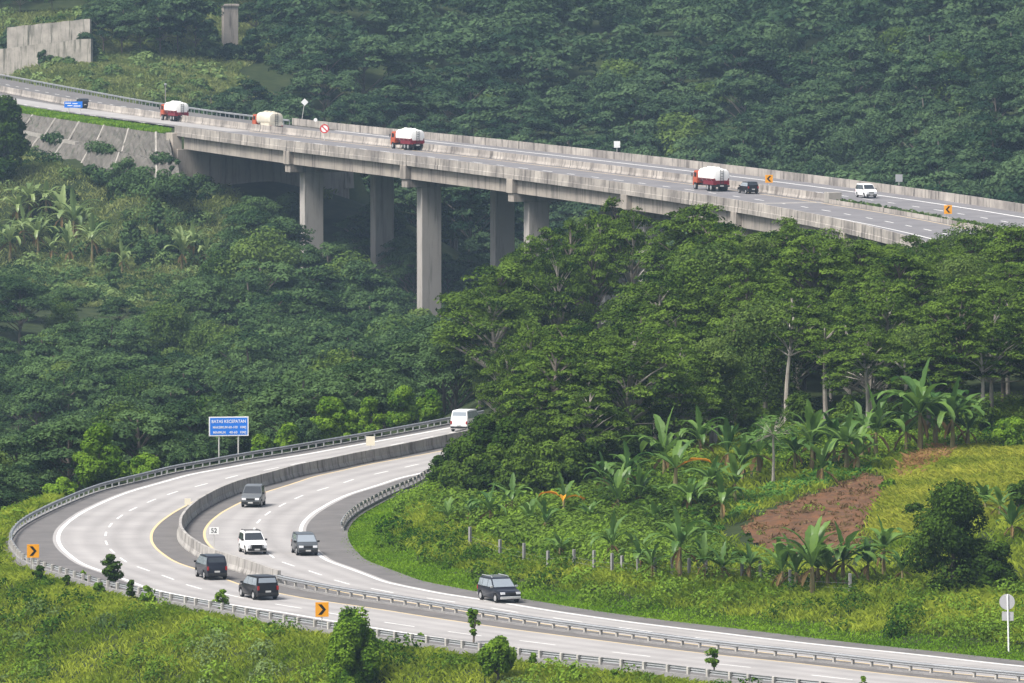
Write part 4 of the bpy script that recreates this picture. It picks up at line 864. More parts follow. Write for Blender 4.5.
def jgrid(xb, yb, dx, dy, seed):
    r = np.random.default_rng(seed); xs = np.arange(xb[0], xb[1], dx); ys = np.arange(yb[0], yb[1], dy); X, Y = np.meshgrid(xs, ys)
    X = X + (np.arange(len(ys)) % 2)[:, None] * dx * .5 + r.uniform(-.42, .42, X.shape) * dx; Y = Y + r.uniform(-.42, .42, Y.shape) * dy; return X.ravel(), Y.ravel()
def lin(px, pts): a = np.array(pts, float); return np.interp(px, a[:, 0], a[:, 1])
# ---- wood on the hill inside the bend
HV = [layered_tree(100 + k, 13, [4.6, 5.2, 4.2, 5.6, 4.8, 5.0][k], [96, 108, 86, 114, 98, 104][k], [.3, .32, .42, .34, .28, .36][k], 235, .16, M['hill_leaf'], M['barkpale' if k % 3 == 0 else 'bark'], drop=.5) for k in range(6)]
X, Y = jgrid((-14, 84), (650, 905), 5.3, 8.8, 5); Z = hg(X, Y); px, py = project(np.stack([X, Y, Z], -1))
front = lin(px, [(400, 488), (445, 500), (520, 502), (580, 492), (640, 472), (690, 456), (760, 438), (860, 432), (930, 440), (1030, 425), (1200, 420)])
k = (py < front) & clear_of_roads(X, Y, 3.0, 4.0) & (X > np.where(Y < 790, -9, -3))
X, Y, Z, px, py = X[k], Y[k], Z[k], px[k], py[k]
sky_ = lin(px, [(400, 440), (445, 436), (474, 431), (482, 410), (490, 300), (498, 252), (540, 228), (600, 205), (622, 190), (650, 211), (700, 208), (760, 218), (800, 231), (850, 238), (900, 244), (960, 237), (1024, 229), (1200, 215)])
n_h = 0
HB = [bushy_tree(120 + k, 13, [4.4, 3.8, 5.0][k], [34, 30, 38][k], .28, 300, .17, M['mixed_leaf' if k else 'hill_leaf'], M['barkpale']) for k in range(3)]
for x, y, z, p, b in sorted(zip(X, Y, Z, px, sky_), key=lambda q: q[1]):
    h = rnd.choice([rnd.uniform(6.5, 9), rnd.uniform(9, 12.5), rnd.uniform(9, 12.5)]); zt = H - (b + rnd.uniform(-12, 9) + 95) * y / F; h = min(zt - z, 16.5) if y > 835 else min(h + (2.5 if y > 780 else 0), zt - z)
    if h < 4.5 or n_h >= 286: continue
    if y < 800 and p < 508: continue
    s_ = h / 13; w_ = max(s_, .7) * rnd.uniform(.95, 1.2)
    if y < 800 and p < 548: w_ *= .6
    put('layered_tree', HV[rnd.randrange(6)] if rnd.random() > .2 else HB[rnd.randrange(3)], (x, y, z), (w_, w_, s_), rnd.uniform(0, 6.28), 'tree crowding the dense wood on the hill inside the bend', 'tree', 'trees of the hill wood inside the bend'); n_h += 1
for p, yy, top in [(500, 868, 258), (518, 880, 243), (536, 872, 233), (552, 884, 224), (568, 870, 219), (584, 884, 211), (600, 876, 205), (618, 882, 197), (528, 850, 256), (560, 846, 246), (594, 850, 232), (632, 874, 205)]:
    x = (p - 512) * yy / F; z = float(hg(x, yy)); h = H - (top + 95) * yy / F - z; s_ = h / 13
    put('layered_tree', HV[rnd.randrange(6)], (x, yy, z), (.8, .8, s_), rnd.uniform(0, 6.28), 'tree crowding the dense wood on the hill inside the bend', 'tree', 'trees of the hill wood inside the bend')
# ---- valley wood between the lower road and the viaduct
VV = [layered_tree(200 + k, 11, [5.4, 6.0, 5.0, 6.4, 5.8][k], [46, 50, 42, 54, 48][k], [.25, .25, .3, .28, .25][k], 270, .2, M['valley_leaf'], M['bark'], drop=.42) for k in range(5)]
X, Y = jgrid((-100, 14), (690, 1340), 7.6, 19, 6); Z = hg(X, Y); px, py = project(np.stack([X, Y, Z], -1))
s, u, d, i = su(np.c_[X, Y]); k = (u > OF['rail'][i] + 11) & ~((np.abs(px - 228) < 34) & (u < OF['rail'][i] + 17)) & clear_of_roads(X, Y, 5, 5) & (px > -45) & (px < 560)
VB = [bushy_tree(220 + k, 11, [4.6, 4.0, 5.2][k], [32, 28, 36][k], .2, 300, .2, M['mixed_leaf'], M['barkpale']) for k in range(3)]
lim = [(-60, 262), (0, 268), (60, 285), (100, 300), (150, 296), (190, 275), (225, 240), (245, 215), (270, 205), (296, 222), (308, 256), (330, 256), (345, 240), (370, 258), (398, 258), (412, 298), (444, 308), (470, 290), (485, 268), (510, 268), (560, 255)]
X, Y, Z, px, py = X[k], Y[k], Z[k], px[k], py[k]; n_v = 0
for x, y, z, p in sorted(zip(X, Y, Z, px), key=lambda q: q[1]):
    h = rnd.uniform(8.5, 12.5); zt = H - (lin(p, lim) + rnd.uniform(-2, 14) + 95) * y / F; h = min(zt - z, 15.5) if (y > 1040 and 250 < p < 520) else min(h, zt - z)
    if h < 4.2 or n_v >= 298: continue
    s_ = h / 11; w_ = max(s_, .6) * rnd.uniform(.9, 1.15)
    put('valley_tree', VV[rnd.randrange(5)] if rnd.random() > .16 else VB[rnd.randrange(3)], (x, y, z), (w_, w_, s_), rnd.uniform(0, 6.28), 'tree in the dull green wood filling the valley', 'tree', 'trees of the valley wood'); n_v += 1
# ---- trees in the shade under the deck
X, Y = jgrid((-70, 40), (920, 1420), 7.0, 15, 17); Z = hg(X, Y); s, u, d, i = su(np.c_[X, Y], BC, BN, BS); CB = np.array([bpt(b, q_)[:2] for b in BENT for q_ in (HW[bi(b)] - 4, HW[bi(b)] - 16)])
for x, y, z, s1, u1, i1 in zip(X, Y, Z, s, u, i):
    if abs(u1) > HW[i1] + 6 or not (S_AB + 34 < s1 < BENT[-1] - 10) or np.hypot(*(CB - (x, y)).T).min() < 3.6: continue
    h = min(rnd.uniform(7, 10.5), BZ[i1] - 7.5 - z)
    if h < 3.5: continue
    put('valley_tree', VV[rnd.randrange(5)], (x, y, z), (h / 11 * .9, h / 11 * .9, h / 11), rnd.uniform(0, 6.28), 'tree growing in the shade beneath the viaduct deck', 'tree', 'trees beneath the viaduct deck')
# ---- hillside behind the viaduct
FV = [layered_tree(300 + k, 12, [6.4, 7.2, 6.0, 7.6][k], [36, 42, 34, 44][k], [.3, .3, .35, .3][k], 190, .31, M['far_leaf'], M['bark'], drop=.45) for k in range(4)]
FB = [bushy_tree(320 + k, 12, [5.0, 4.4, 5.8][k], [30, 26, 32][k], .2, 230, .3, M['mixed_leaf' if k == 1 else 'far_leaf'], M['barkpale']) for k in range(3)]; FLV = []
for k in range(4):
    r = random.Random(400 + k); L = Leaf(); Rc, Ht = [6.4, 7.2, 6.0, 7.6][k], 12
    for j in range(20):
        a = j * 2.399; rr = Rc * math.sqrt(r.uniform(.02, 1)) * .85; zz = Ht - .45 * Ht * (rr / Rc) ** 1.7 - Ht * r.choice([0, .06, .14, .25]); pr = Rc * r.uniform(.24, .38)
        pad(L, np.array([rr * math.cos(a), rr * math.sin(a), zz]), pr, int(66 * (pr / Rc / .3) ** 2), .5, r.uniform(.2, .85), r.uniform(.25, .45))
    FLV.append((np.concatenate(L.V), np.concatenate(L.t)))
for k in range(3):
    r = random.Random(450 + k); L = Leaf(); Rc, Ht = [5.2, 4.6, 6.0][k], 12
    for j in range(18):
        f = r.random(); env = math.sin(math.pi * min(.97, .18 + f * .8)) ** .7; a = j * 2.399; rr = Rc * env * math.sqrt(r.uniform(.1, 1)) * .75; lr = Rc * r.uniform(.3, .5)
        lobe(L, np.array([rr * math.cos(a), rr * math.sin(a), Ht * (.25 + .7 * f)]), (lr, lr, lr * .75), 74, .46, r.uniform(.3, 1.0))
    FLV.append((np.concatenate(L.V), np.concatenate(L.t)))
X, Y = jgrid((-170, 170), (980, 2350), 8.2, 20, 8); Z = hg(X, Y); px, py = project(np.stack([X, Y, Z], -1))
SLOPE = [(-60, 66), (10, 62), (92, 57), (120, 54), (160, 50), (212, 56), (236, 72), (262, 92), (300, 108), (290, 124), (-60, 92)]
WALLZ = [(-60, 20), (94, 12), (94, 64), (-60, 70)]
s, u, d, i = su(np.c_[X, Y], BC, BN, BS)
k = (u < -(HW[i] + 6)) & (np.abs(X) < .07 * Y + 14) & ~inpoly(px, py, SLOPE) & ~inpoly(px, py, WALLZ) & ~((np.abs(px - 230) < 46) & (py > 38) & (py < 118)) & (py > -75) & ~((px < 100) & (py > 10) & (py < 130))
X, Y, Z, px, py, d = X[k], Y[k], Z[k], px[k], py[k], d[k]; o_ = np.argsort(Y); BV = []; BTn = []; n_f = 0
for j in o_:
    x, y, z = X[j], Y[j], Z[j]; h = rnd.uniform(8, 16)
    if px[j] < 300 and py[j] > 60: h *= .8
    if n_f < 292 and -30 < px[j] < 1060:
        s_ = h / 12; w_ = s_ * rnd.uniform(.9, 1.2); put('hillside_tree', FV[rnd.randrange(4)] if rnd.random() > .2 else FB[rnd.randrange(3)], (x, y, z), (w_, w_, s_), rnd.uniform(0, 6.28), 'hazy dark green tree on the lower hillside just behind the viaduct', 'tree', 'trees on the hillside behind the viaduct'); n_f += 1
    else:
        V_, t_ = FLV[rnd.choice((0, 1, 2, 3, 0, 1, 2, 3, 0, 1, 2, 3, 4, 5, 6))]; a = rnd.uniform(0, 6.28); s_ = h / 12; w_ = s_ * rnd.uniform(.9, 1.2); ca, sa = math.cos(a), math.sin(a)
        BV.append(np.stack([(V_[:, 0] * ca - V_[:, 1] * sa) * w_ + x, (V_[:, 0] * sa + V_[:, 1] * ca) * w_ + y, V_[:, 2] * s_ + z], -1)); BTn.append(t_ + rnd.uniform(-.28, .28))
Vb = np.concatenate(BV); o = link('hillside_forest', np_mesh('hillside_forest', Vb, np.arange(len(Vb)).reshape(-1, 4), M['far_leaf'], tint=np.clip(np.concatenate(BTn), 0, 1)))
tag(o, 'unbroken hazy forest covering the upper hillside', 'forest', kind='stuff')
print('TREES', n_h, n_v, n_f, len(BV))
# ---- single trees and bushes
def bush(px, py, hp, wp, label, m='bright_leaf', seed=0, kind='shrub', clear=.05, nl=None, ls=None, cat='shrub', group=None, bark='bark', spiky=False):
    """bush whose foot is at the pixel, hp pixels tall and wp wide"""
    P = gat(px, py); k_ = F / P[1]; h, r_ = hp / k_, wp / k_ / 2; A = max(h * r_ * 4, .3); nl = nl or int(np.clip(7 + A * 1.0, 8, 34)); ls = ls or max(.11, 1.9 / k_)
    lr = r_ * .35; lpl = int(np.clip(9.5 * (lr / ls) ** 2 * 1.5, 40, 420))
    v = bushy_tree(seed or int(px * 7 + py), h, r_, nl, clear, lpl, ls, M[m], M[bark], spiky)
    return put(kind, v, P - np.array([0, 0, .05]), 1, 0, label, cat, group, parts=('stem', 'foliage') if kind == 'shrub' else ('trunk', 'crown'))
bush(952, 592, 108, 92, 'large dense dark green bush standing alone on the right bank', 'dark_leaf', kind='round_tree', cat='tree', nl=46)
bush(352, 700, 86, 66, 'big bright green bush at the bottom edge of the near verge', 'bright_leaf', nl=64, spiky=True)
bush(497, 686, 46, 44, 'small spreading tree on a bare stem at the bottom of the verge', 'bright_leaf', kind='small_tree', clear=.4, cat='tree', nl=44, spiky=True)
bush(473, 645, 40, 15, 'slim columnar sapling in front of the guardrail with a pale tip', 'bright_leaf', kind='sapling', clear=.25, cat='tree')
bush(111, 591, 36, 23, 'round bushy sapling on the guardrail at the outside of the bend', 'dark_leaf', kind='sapling', clear=.3, cat='tree', nl=18)
bush(713, 676, 30, 17, 'small palm like sapling with a light top at the near rail', 'bright_leaf', kind='sapling', clear=.4, cat='tree')
for k_, (a, b, h_, w_, lb) in enumerate([(40, 586, 19, 16, 'small dark shrub under the leftmost chevron board'), (67, 590, 15, 12, 'small low shrub second from the left along the near rail'), (84, 584, 13, 12, 'little shrub just left of the round bushy sapling'), (99, 596, 16, 13, 'thin shrub below the round bushy sapling'), (131, 603, 24, 15, 'upright shrub right of the round bushy sapling'), (147, 605, 20, 18, 'wide shrub right of the round sapling with pale leaf tips'), (221, 611, 24, 16, 'shrub leaning on the rail below the black minivan'), (533, 668, 15, 9, 'tiny shrub on the verge right of the small spreading tree'), (573, 679, 17, 9, 'thin little shrub at the rail left of the frame middle bottom'), (614, 682, 13, 10, 'tiny shrub at the bottom left of the palm like sapling'), (863, 690, 14, 9, 'pale tip of a shrub peeping up at the bottom right'), (422, 648, 15, 14, 'low shrub between the big bright bush and slim sapling')]):
    bush(a, b, h_, w_, lb, 'dark_leaf' if k_ in (0, 1, 4) else 'bright_leaf', nl=11)
bush(4, 182, 84, 52, 'tall dark tree at the left edge below the upper road', 'dark_leaf', kind='dark_tree', cat='tree', nl=40, clear=.1)
for a, b, h_, w_, lb in [(157, 243, 44, 20, 'tallest columnar tree on the scrub slope, with a light green top'), (131, 257, 40, 22, 'columnar dark tree left of the tallest one on the scrub slope'), (113, 293, 42, 18, 'dark ivy like column standing lowest on the scrub slope'), (143, 268, 26, 22, 'short dark column between the two taller ones'), (167, 262, 26, 26, 'short bushy column right of the tallest columnar tree')]:
    bush(a, b, h_, w_, lb, 'valley_leaf', kind='columnar_tree', cat='tree', clear=.0)
for a, b, h_, w_, lb in [(200, 192, 16, 26, 'round dark shrub at the foot of the abutment wall'), (255, 226, 22, 46, 'wide spreading shrub under the first span of the viaduct'), (292, 232, 34, 50, 'spreading tree in front of the first viaduct column'), (68, 205, 14, 18, 'small round dark shrub in the scrub below the revetment')]:
    bush(a, b, h_, w_, lb, 'valley_leaf')
def railbush(px, ytop, wp, label, m='bright_leaf', ex=3.2):
    x, y = rail_point(px, ex); z = float(hg(x, y)); P = np.array([x, y, z]); k_ = F / y; fy = float(project(P)[1]); hp = max(fy - ytop, 10); h, r_ = hp / k_, wp / k_ / 2
    A = h * r_ * 4; ls = .17; lr = r_ * .4; v = bushy_tree(int(px * 3), h, r_, int(np.clip(8 + A, 9, 30)), .1, int(np.clip(12 * (lr / ls) ** 2, 50, 420)), ls, M[m], M['bark'])
    return put('shrub', v, P, 1, 0, label, 'shrub', parts=('stem', 'foliage'))
for a, b, w_, lb in [(330, 398, 40, 'bright rounded bush behind the guardrail right of the blue board'), (371, 397, 30, 'bright bush behind the guardrail left of the white van'), (402, 386, 34, 'tall bright bush behind the guardrail nearest the white van'), (288, 424, 30, 'low bright bush just right of the blue board posts'), (262, 436, 28, 'low bush at the right post of the blue board'), (180, 450, 34, 'low bush behind the guardrail left of the blue board'), (98, 424, 50, 'yellow green bushy tree behind the far guardrail at left'), (145, 457, 36, 'bright bush behind the far rail beside the yellow green tree'), (430, 390, 30, 'leafy bush touching the far guardrail by the white van'), (305, 420, 34, 'rounded bush between two bright ones right of the blue board'), (350, 412, 26, 'small bush between the two rounded bushes left of the white van'), (60, 478, 34, 'low bright bush outside the far guardrail at the left bend'), (120, 462, 26, 'small bush just right of the yellow green tree'), (206, 448, 26, 'small bush at the left post of the blue board')]:
    railbush(a, b, w_, lb, 'valley_leaf' if a in (180, 305, 206) else 'bright_leaf')
for a, b, h_, w_ in [(528, 488, 56, 46), (552, 482, 50, 44), (578, 478, 52, 44), (604, 470, 46, 40), (632, 462, 44, 40), (660, 454, 40, 36), (690, 446, 40, 38), (720, 440, 36, 34), (752, 434, 36, 34), (800, 432, 40, 36), (850, 434, 36, 36), (890, 438, 36, 34), (980, 436, 36, 36), (540, 476, 62, 50), (590, 466, 60, 50), (650, 448, 54, 44), (455, 497, 34, 34), (475, 502, 48, 40), (498, 506, 58, 44), (520, 508, 64, 44), (546, 504, 62, 46), (570, 500, 60, 44), (594, 494, 58, 42), (618, 484, 54, 42), (640, 476, 50, 40), (536, 496, 84, 52), (606, 480, 76, 50)]:
    bush(a, b, h_, w_, 'dark leafy understorey shrub at the foot of the hill wood', 'hill_leaf', group='understorey shrubs of the hill wood')
bush(470, 488, 52, 60, 'dark shrubby tree overhanging the inner lanes at the wood corner', 'dark_leaf', kind='corner_tree', cat='tree', nl=36)
bush(484, 494, 80, 46, 'dark tree whose crown hides the rear of the white van', 'dark_leaf', kind='corner_tree', cat='tree', nl=34)
bush(440, 492, 36, 30, 'low dark shrub at the inner guardrail by the wood corner', 'dark_leaf')
bush(512, 496, 84, 54, 'dark shrubby tree just right of the wood corner', 'dark_leaf', kind='corner_tree', cat='tree', nl=30)
bush(1012, 452, 34, 40, 'light green leafy shrub at the right edge above the dry grass', 'bright_leaf')
bush(996, 590, 50, 44, 'green shrub on the bank behind the round sign back', 'dark_leaf')
bush(888, 492, 12, 20, 'little green shrub at the top of the bare soil', 'bright_leaf'); bush(915, 520, 16, 26, 'dark low shrub left of the large dense bush', 'dark_leaf')
bush(1018, 515, 40, 26, 'dark shrub at the right edge beside the yellow grass', 'dark_leaf')
bush(16, 54, 24, 40, 'dark tree hiding the left end of the hillside wall', 'far_leaf', kind='dark_tree', cat='tree')
for a, b, hp in [(88, 50, 40), (104, 54, 48), (122, 55, 50), (140, 56, 46), (160, 55, 52), (178, 54, 50), (196, 56, 44), (130, 30, 40), (170, 26, 40), (256, 40, 44), (280, 56, 48), (305, 70, 50), (98, 22, 36), (20, 14, 30), (52, 12, 26)]:
    P = gat(a, b); s_ = hp / (F / P[1]) / 12; put('hillside_tree', FV[rnd.randrange(4)], P, (s_ * .85, s_ * .85, s_), rnd.uniform(0, 6.28), 'tree of the dark clump above the cut slope beside the hillside wall', 'tree', 'trees above the cut slope')
P = gat(230, 52); k_ = F / P[1]; e = empty('concrete_block', tuple(P), .2, 'lone square pale concrete block standing among trees at the hilltop', 'concrete block'); m_ = MB(); m_.box((0, 0, 22 / k_), (15 / k_, 2.4, 48 / k_)); m_.box((0, 0, 45.5 / k_), (17 / k_, 2.8, 2.5 / k_)); m_.build('pier', M['bridge_con'], e, bevel=.08)
bush(208, 60, 40, 24, 'leafy tree left of the lone concrete block', 'far_leaf', kind='hillside_bush', cat='tree'); bush(253, 62, 34, 24, 'leafy tree right of the lone concrete block', 'far_leaf', kind='hillside_bush', cat='tree'); bush(86, 62, 30, 26, 'tree hiding the right end of the hillside wall', 'far_leaf', kind='hillside_bush', cat='tree'); bush(46, 64, 14, 22, 'low shrub at the foot of the hillside wall', 'far_leaf')
bush(230, 60, 14, 30, 'leafy shrub at the foot of the lone concrete block', 'far_leaf')
# ---- slim pale trunks standing out of the front of the wood
SLIM = [layered_tree(600 + k, 15, 3.2, 22, .66, 170, .17, M['hill_leaf'], M['barkpale'], drop=.2) for k in range(3)]
for k_, (a, b, hp) in enumerate([(787, 432, 128), (826, 428, 112), (712, 448, 100), (868, 436, 92), (905, 440, 88), (982, 432, 84), (655, 456, 92), (540, 486, 96), (590, 474, 100)]):
    P = gat(a, b); s_ = hp / (F / P[1]) / 15; put('slim_tree', SLIM[k_ % 3], P, (.85, .85, s_), k_ * 1.3, 'slim pale trunked tree standing at the front of the hill wood', 'tree', 'slim pale trunked trees at the wood edge')
# ---- papaya
def papaya(px, py, hp, label):
    P = gat(px, py); k_ = F / P[1]; h = hp / k_; r = random.Random(5); t = MB(); t.tube([(0, 0, -.3), (.05, 0, h * .45), (0, .05, h * .8)], [.14, .11, .07], 8); L = Leaf()
    for k in range(26):
        a = k * 2.399; el = r.uniform(-.5, 1.0); l_ = h * r.uniform(.28, .42); d = np.array([math.cos(a) * math.cos(el), math.sin(a) * math.cos(el), math.sin(el)]); c = np.array([0, 0, h * .8]) + d * l_
        t.tube([(0, 0, h * .78), tuple(c)], [.03, .015], 4)
        for q in range(9):
            b = q / 9 * 6.28; side = np.array([-math.sin(a), math.cos(a), 0]); v = side * math.cos(b) + np.array([math.cos(a), math.sin(a), -.6]) * math.sin(b); L.add((c + v * .34)[None], np.array([[d[0] * .4, d[1] * .4, 1]]), np.array([.4]), np.array([r.uniform(.2, .8)]), .3)
    return put('papaya_tree', (t.mesh('stem', M['barkpale'], smooth=True), L.mesh('foliage', M['banana_leaf'])), P, 1, 0, label, 'tree', parts=('stem', 'foliage'))
papaya(773, 487, 66, 'papaya tree with a pale stem and rounded crown above the crop rows')
# ---- banana plants
def banana_mesh(seed, nl=9, h=2.6, ll=2.5, dead=0, upright=0.0, bigdead=False):
    r = random.Random(seed); t = MB(); t.tube([(0, 0, -.2), (.04, .02, h * .5), (0, 0, h)], [.17, .14, .09], 8); out = [t.mesh('stem', M['bananastem'], smooth=True)]; Vs, Fs, tn, Vd, Fd, td = [], [], [], [], [], []
    for k in range(nl + dead):
        isd = k >= nl; a = k * 2.399 + r.uniform(-.3, .3); el = R(r.uniform(35, 82)) if not isd else R(r.uniform(-50, -15)); L_ = ll * r.uniform(.8, 1.15) * (.55 if isd else 1); w_ = L_ * r.uniform(.095, .13); bend = r.uniform(1.1, 2.7) * (1 - upright) if not isd else .5
        if isd and bigdead: el, bend, L_ = R(r.uniform(15, 45)), r.uniform(1.3, 2.0), ll * .9; w_ = L_ * .10
        if k == 0 and not isd and seed % 2: el, bend = R(84), .35
        p = np.array([0, 0, h - .05]); S = 11; ca, sa = math.cos(a), math.sin(a); side = np.array([-sa, ca, 0]); base = len(Vs) if not isd else len(Vd); tt = r.uniform(.25, .95); VV_, FF_, TT_ = (Vs, Fs, tn) if not isd else (Vd, Fd, td)
        e = el
        for i in range(S + 1):
            f = i / S; pet = .16
            ww = .03 if f < pet else w_ * math.sin(math.pi * min(1, (f - pet) / (1 - pet) * .93 + .07)) ** .55
            ww *= (1 if f < pet else r.uniform(.5, 1.1)); up_ = np.array([-ca * math.sin(e), -sa * math.sin(e), math.cos(e)])
            fold = -.28 * ww if not isd else -.9 * ww
            VV_ += [p + side * ww + up_ * (-fold), p, p - side * ww + up_ * (-fold)] if i < S else [p, p, p]
            p = p + np.array([ca * math.cos(e), sa * math.cos(e), math.sin(e)]) * L_ / S; e -= bend / S * (.4 + 1.2 * f)
        for i in range(S):
            b = base + i * 3; FF_ += [(b, b + 1, b + 4, b + 3), (b + 1, b + 2, b + 5, b + 4)]; TT_ += [tt + r.uniform(-.12, .12), tt + r.uniform(-.12, .12)]
    out.append((np.array(Vs), np.array(Fs), np.array(tn))); out.append((np.array(Vd), np.array(Fd), np.array(td)) if dead else None); return out
BN_ = [banana_mesh(s_, n_, h_, l_, 3, u_) for s_, n_, h_, l_, u_ in ((1, 13, 1.6, 2.8, 0), (2, 11, 1.4, 2.6, .25), (3, 14, 2.0, 2.9, .05), (4, 10, 1.1, 2.5, .35), (5, 12, 1.5, 2.7, .1))]
BNm = [(a, np_mesh('leaves', *b[:2], M['banana_leaf'], tint=np.clip(b[2], 0, 1)), np_mesh('dry_leaves', *c[:2], M['banana_brown'], tint=np.clip(c[2], 0, 1))) for a, b, c in BN_]
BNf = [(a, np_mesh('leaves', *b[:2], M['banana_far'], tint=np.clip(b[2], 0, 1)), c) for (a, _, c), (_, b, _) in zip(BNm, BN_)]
BNO_ = [banana_mesh(21, 6, 2.0, 2.6, 3, .3, True), banana_mesh(22, 7, 2.2, 2.5, 1, .5, True)]; BNo = [(a, np_mesh('leaves', *b[:2], M['banana_leaf'], tint=np.clip(b[2], 0, 1)), np_mesh('dry_leaves', *c[:2], M['banana_dead'], tint=np.clip(c[2], 0, 1))) for a, b, c in BNO_]
def banana(px, py, sc_, label, group=None, var=None, kind=None, rz=None):
    P = gat(px, py); v = (kind or BNm)[rnd.randrange(5) if var is None else var]
    sc_ *= rnd.uniform(.8, 1.15); return put('banana_plant', v, P, (sc_, sc_, sc_ * rnd.uniform(.8, 1.15)), rnd.uniform(0, 6.28) if rz is None else rz, label, 'banana plant', group, parts=('stem', 'leaves', 'dry_leaves'))
banana(564, 522, 1.15, 'banana plant with bright orange dying leaves at the wood edge', None, 0, BNo, 2.6)
banana(676, 500, 1.25, 'tall banana plant with a hanging rusty leaf against the dark wood', None, 1, BNo, 2.2)
for a, b, s_, lb in [(920, 457, 1.75, 'left one of the two tallest banana plants against the wood'), (952, 455, 1.65, 'right one of the two tallest banana plants against the wood'), (846, 474, 1.5, 'pale upright banana plant beside the top of the crop rows'), (822, 486, 1.15, 'banana plant with a yellow new leaf above the crop rows'), (742, 485, 1.2, 'banana plant left of the papaya tree')]: banana(a, b, s_, lb, None, 2 if s_ > 1.5 else None)
for a, b, s_ in [(796, 592, 1.3), (812, 596, 1.45), (828, 592, 1.35), (782, 590, 1.1), (843, 588, 1.15), (818, 585, 1.4)]: banana(a, b, s_, 'big leaved banana plant of the dense clump below the bare soil', 'banana clump below the bare soil')
for a, b, s_ in [(652, 582, .95), (680, 583, 1.15), (704, 582, .95), (722, 584, .8), (750, 586, 1.0), (640, 575, .8), (612, 566, .9), (560, 560, .8)]: banana(a, b, s_, 'banana plant in the row behind the pale fence posts', 'banana plants behind the fence')
for a, b, s_ in [(448, 528, .8), (470, 525, .9), (490, 532, .8), (512, 525, .9), (530, 535, .8), (545, 540, .95), (590, 530, .8), (618, 520, 1.05), (640, 515, 1.0), (655, 530, .9), (690, 520, 1.0), (712, 505, 1.1), (722, 525, .9), (604, 500, .9), (735, 505, 1.0), (664, 486, 1.2), (700, 468, 1.2), (728, 470, 1.2), (628, 500, 1.0), (520, 505, .9)]: banana(a, b, s_, 'banana plant with arching leaves among the growth below the wood', 'banana plants below the wood')
for a, b, s_ in [(868, 585, .9), (884, 578, 1.0), (902, 586, .9), (1000, 520, 1.0), (985, 515, .9), (1012, 540, .9)]: banana(a, b, s_, 'banana plant growing close to the large dense dark bush', 'banana plants around the dark bush')
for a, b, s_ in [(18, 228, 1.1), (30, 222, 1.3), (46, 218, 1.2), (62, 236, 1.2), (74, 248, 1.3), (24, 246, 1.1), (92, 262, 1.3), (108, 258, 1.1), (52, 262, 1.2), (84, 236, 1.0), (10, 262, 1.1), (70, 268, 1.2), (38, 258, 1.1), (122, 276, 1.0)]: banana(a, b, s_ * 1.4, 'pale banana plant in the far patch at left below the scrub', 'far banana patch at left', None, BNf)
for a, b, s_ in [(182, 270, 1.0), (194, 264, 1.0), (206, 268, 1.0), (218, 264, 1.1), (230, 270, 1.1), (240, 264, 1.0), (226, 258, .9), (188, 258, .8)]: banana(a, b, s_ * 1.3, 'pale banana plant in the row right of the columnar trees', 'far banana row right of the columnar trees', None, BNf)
for a, b, s_ in [(862, 462, 1.4), (834, 468, 1.3), (858, 474, 1.2), (876, 462, 1.2), (812, 472, 1.2), (795, 474, 1.1), (758, 478, 1.2)]: banana(a, b, s_, 'leafy banana plant of the group between the papaya and the two tallest', 'banana plants above the crop rows')
for a, b, s_ in [(906, 456, 1.3), (936, 450, 1.5), (968, 452, 1.2)]: banana(a, b, s_, 'shorter banana plant crowding the feet of the two tallest', 'banana plants at the feet of the tallest pair')
# ---- stuff: grasses, weeds, crop rows
def grass(name, label, P, h, wd, m, nb=3, spread=.25):
    n = len(P) * nb; C = np.repeat(P, nb, 0) + np.c_[RG.normal(0, spread, (n, 2)), np.full(n, -.03)]; hh = RG.uniform(h[0], h[1], n)[:, None]
    a = RG.uniform(0, 6.28, n); d = np.stack([np.cos(a), np.sin(a), np.zeros(n)], -1); b = RG.uniform(0, 6.28, n); ln = np.stack([np.cos(b), np.sin(b), np.zeros(n)], -1) * RG.uniform(.3, 1.1, n)[:, None] * hh
    w_ = wd * RG.uniform(.6, 1.3, n)[:, None]; up = np.array([0, 0, 1.0])
    V = np.stack([C - d * w_ / 2, C + d * w_ / 2, C + ln * .4 + up * hh * .65 + d * w_ * .32, C + ln + up * hh * .85], 1).reshape(-1, 3)
    tn = .52 + .38 * fbm(C[:, 0], C[:, 1], 16, 12) + RG.normal(0, .1, n)
    o = link(name, np_mesh(name, V, np.arange(4 * n).reshape(n, 4), m, tint=np.clip(tn, 0, 1))); return tag(o, label, 'grass', kind='stuff')
def weeds(name, label, P, rr, m, lpl=46, ls=.13, flat=.8, cat='weeds'):
    L = Leaf()
    for p in P:
        r_ = rnd.uniform(*rr); lobe(L, p + np.array([0, 0, r_ * .25]), (r_, r_, r_ * flat), int(lpl * (.5 + r_)), ls * rnd.uniform(.8, 1.3), .5 + .3 * math.sin(p[0] * .35 + p[1] * .07) + rnd.uniform(-.3, .3))
    o = link(name, L.mesh(name, m)); return tag(o, label, cat, kind='stuff')
FENCEY = [(340, 520), (400, 486), (430, 496), (470, 530), (540, 566), (640, 574), (760, 582), (860, 590), (1060, 600)]
BANK = [(344, 545), (352, 515), (395, 484), (432, 478), (470, 528), (540, 560), (640, 570), (760, 576), (850, 590), (930, 596), (1060, 590), (1100, 690), (1024, 668), (878, 654), (740, 636), (540, 612), (430, 592), (370, 572)]
HILLG = [(640, 470), (690, 430), (860, 415), (1060, 405), (1060, 610), (860, 600), (760, 585), (640, 575)]
P = region(HILLG, 2.2, (4, 80), (570, 800), 3, 1, None); pq = project(P); P = P[~inpoly(pq[0], pq[1], [(716, 536), (760, 512), (820, 492), (862, 474), (890, 478), (884, 500), (870, 520), (860, 552), (838, 566), (800, 560), (760, 552)])]
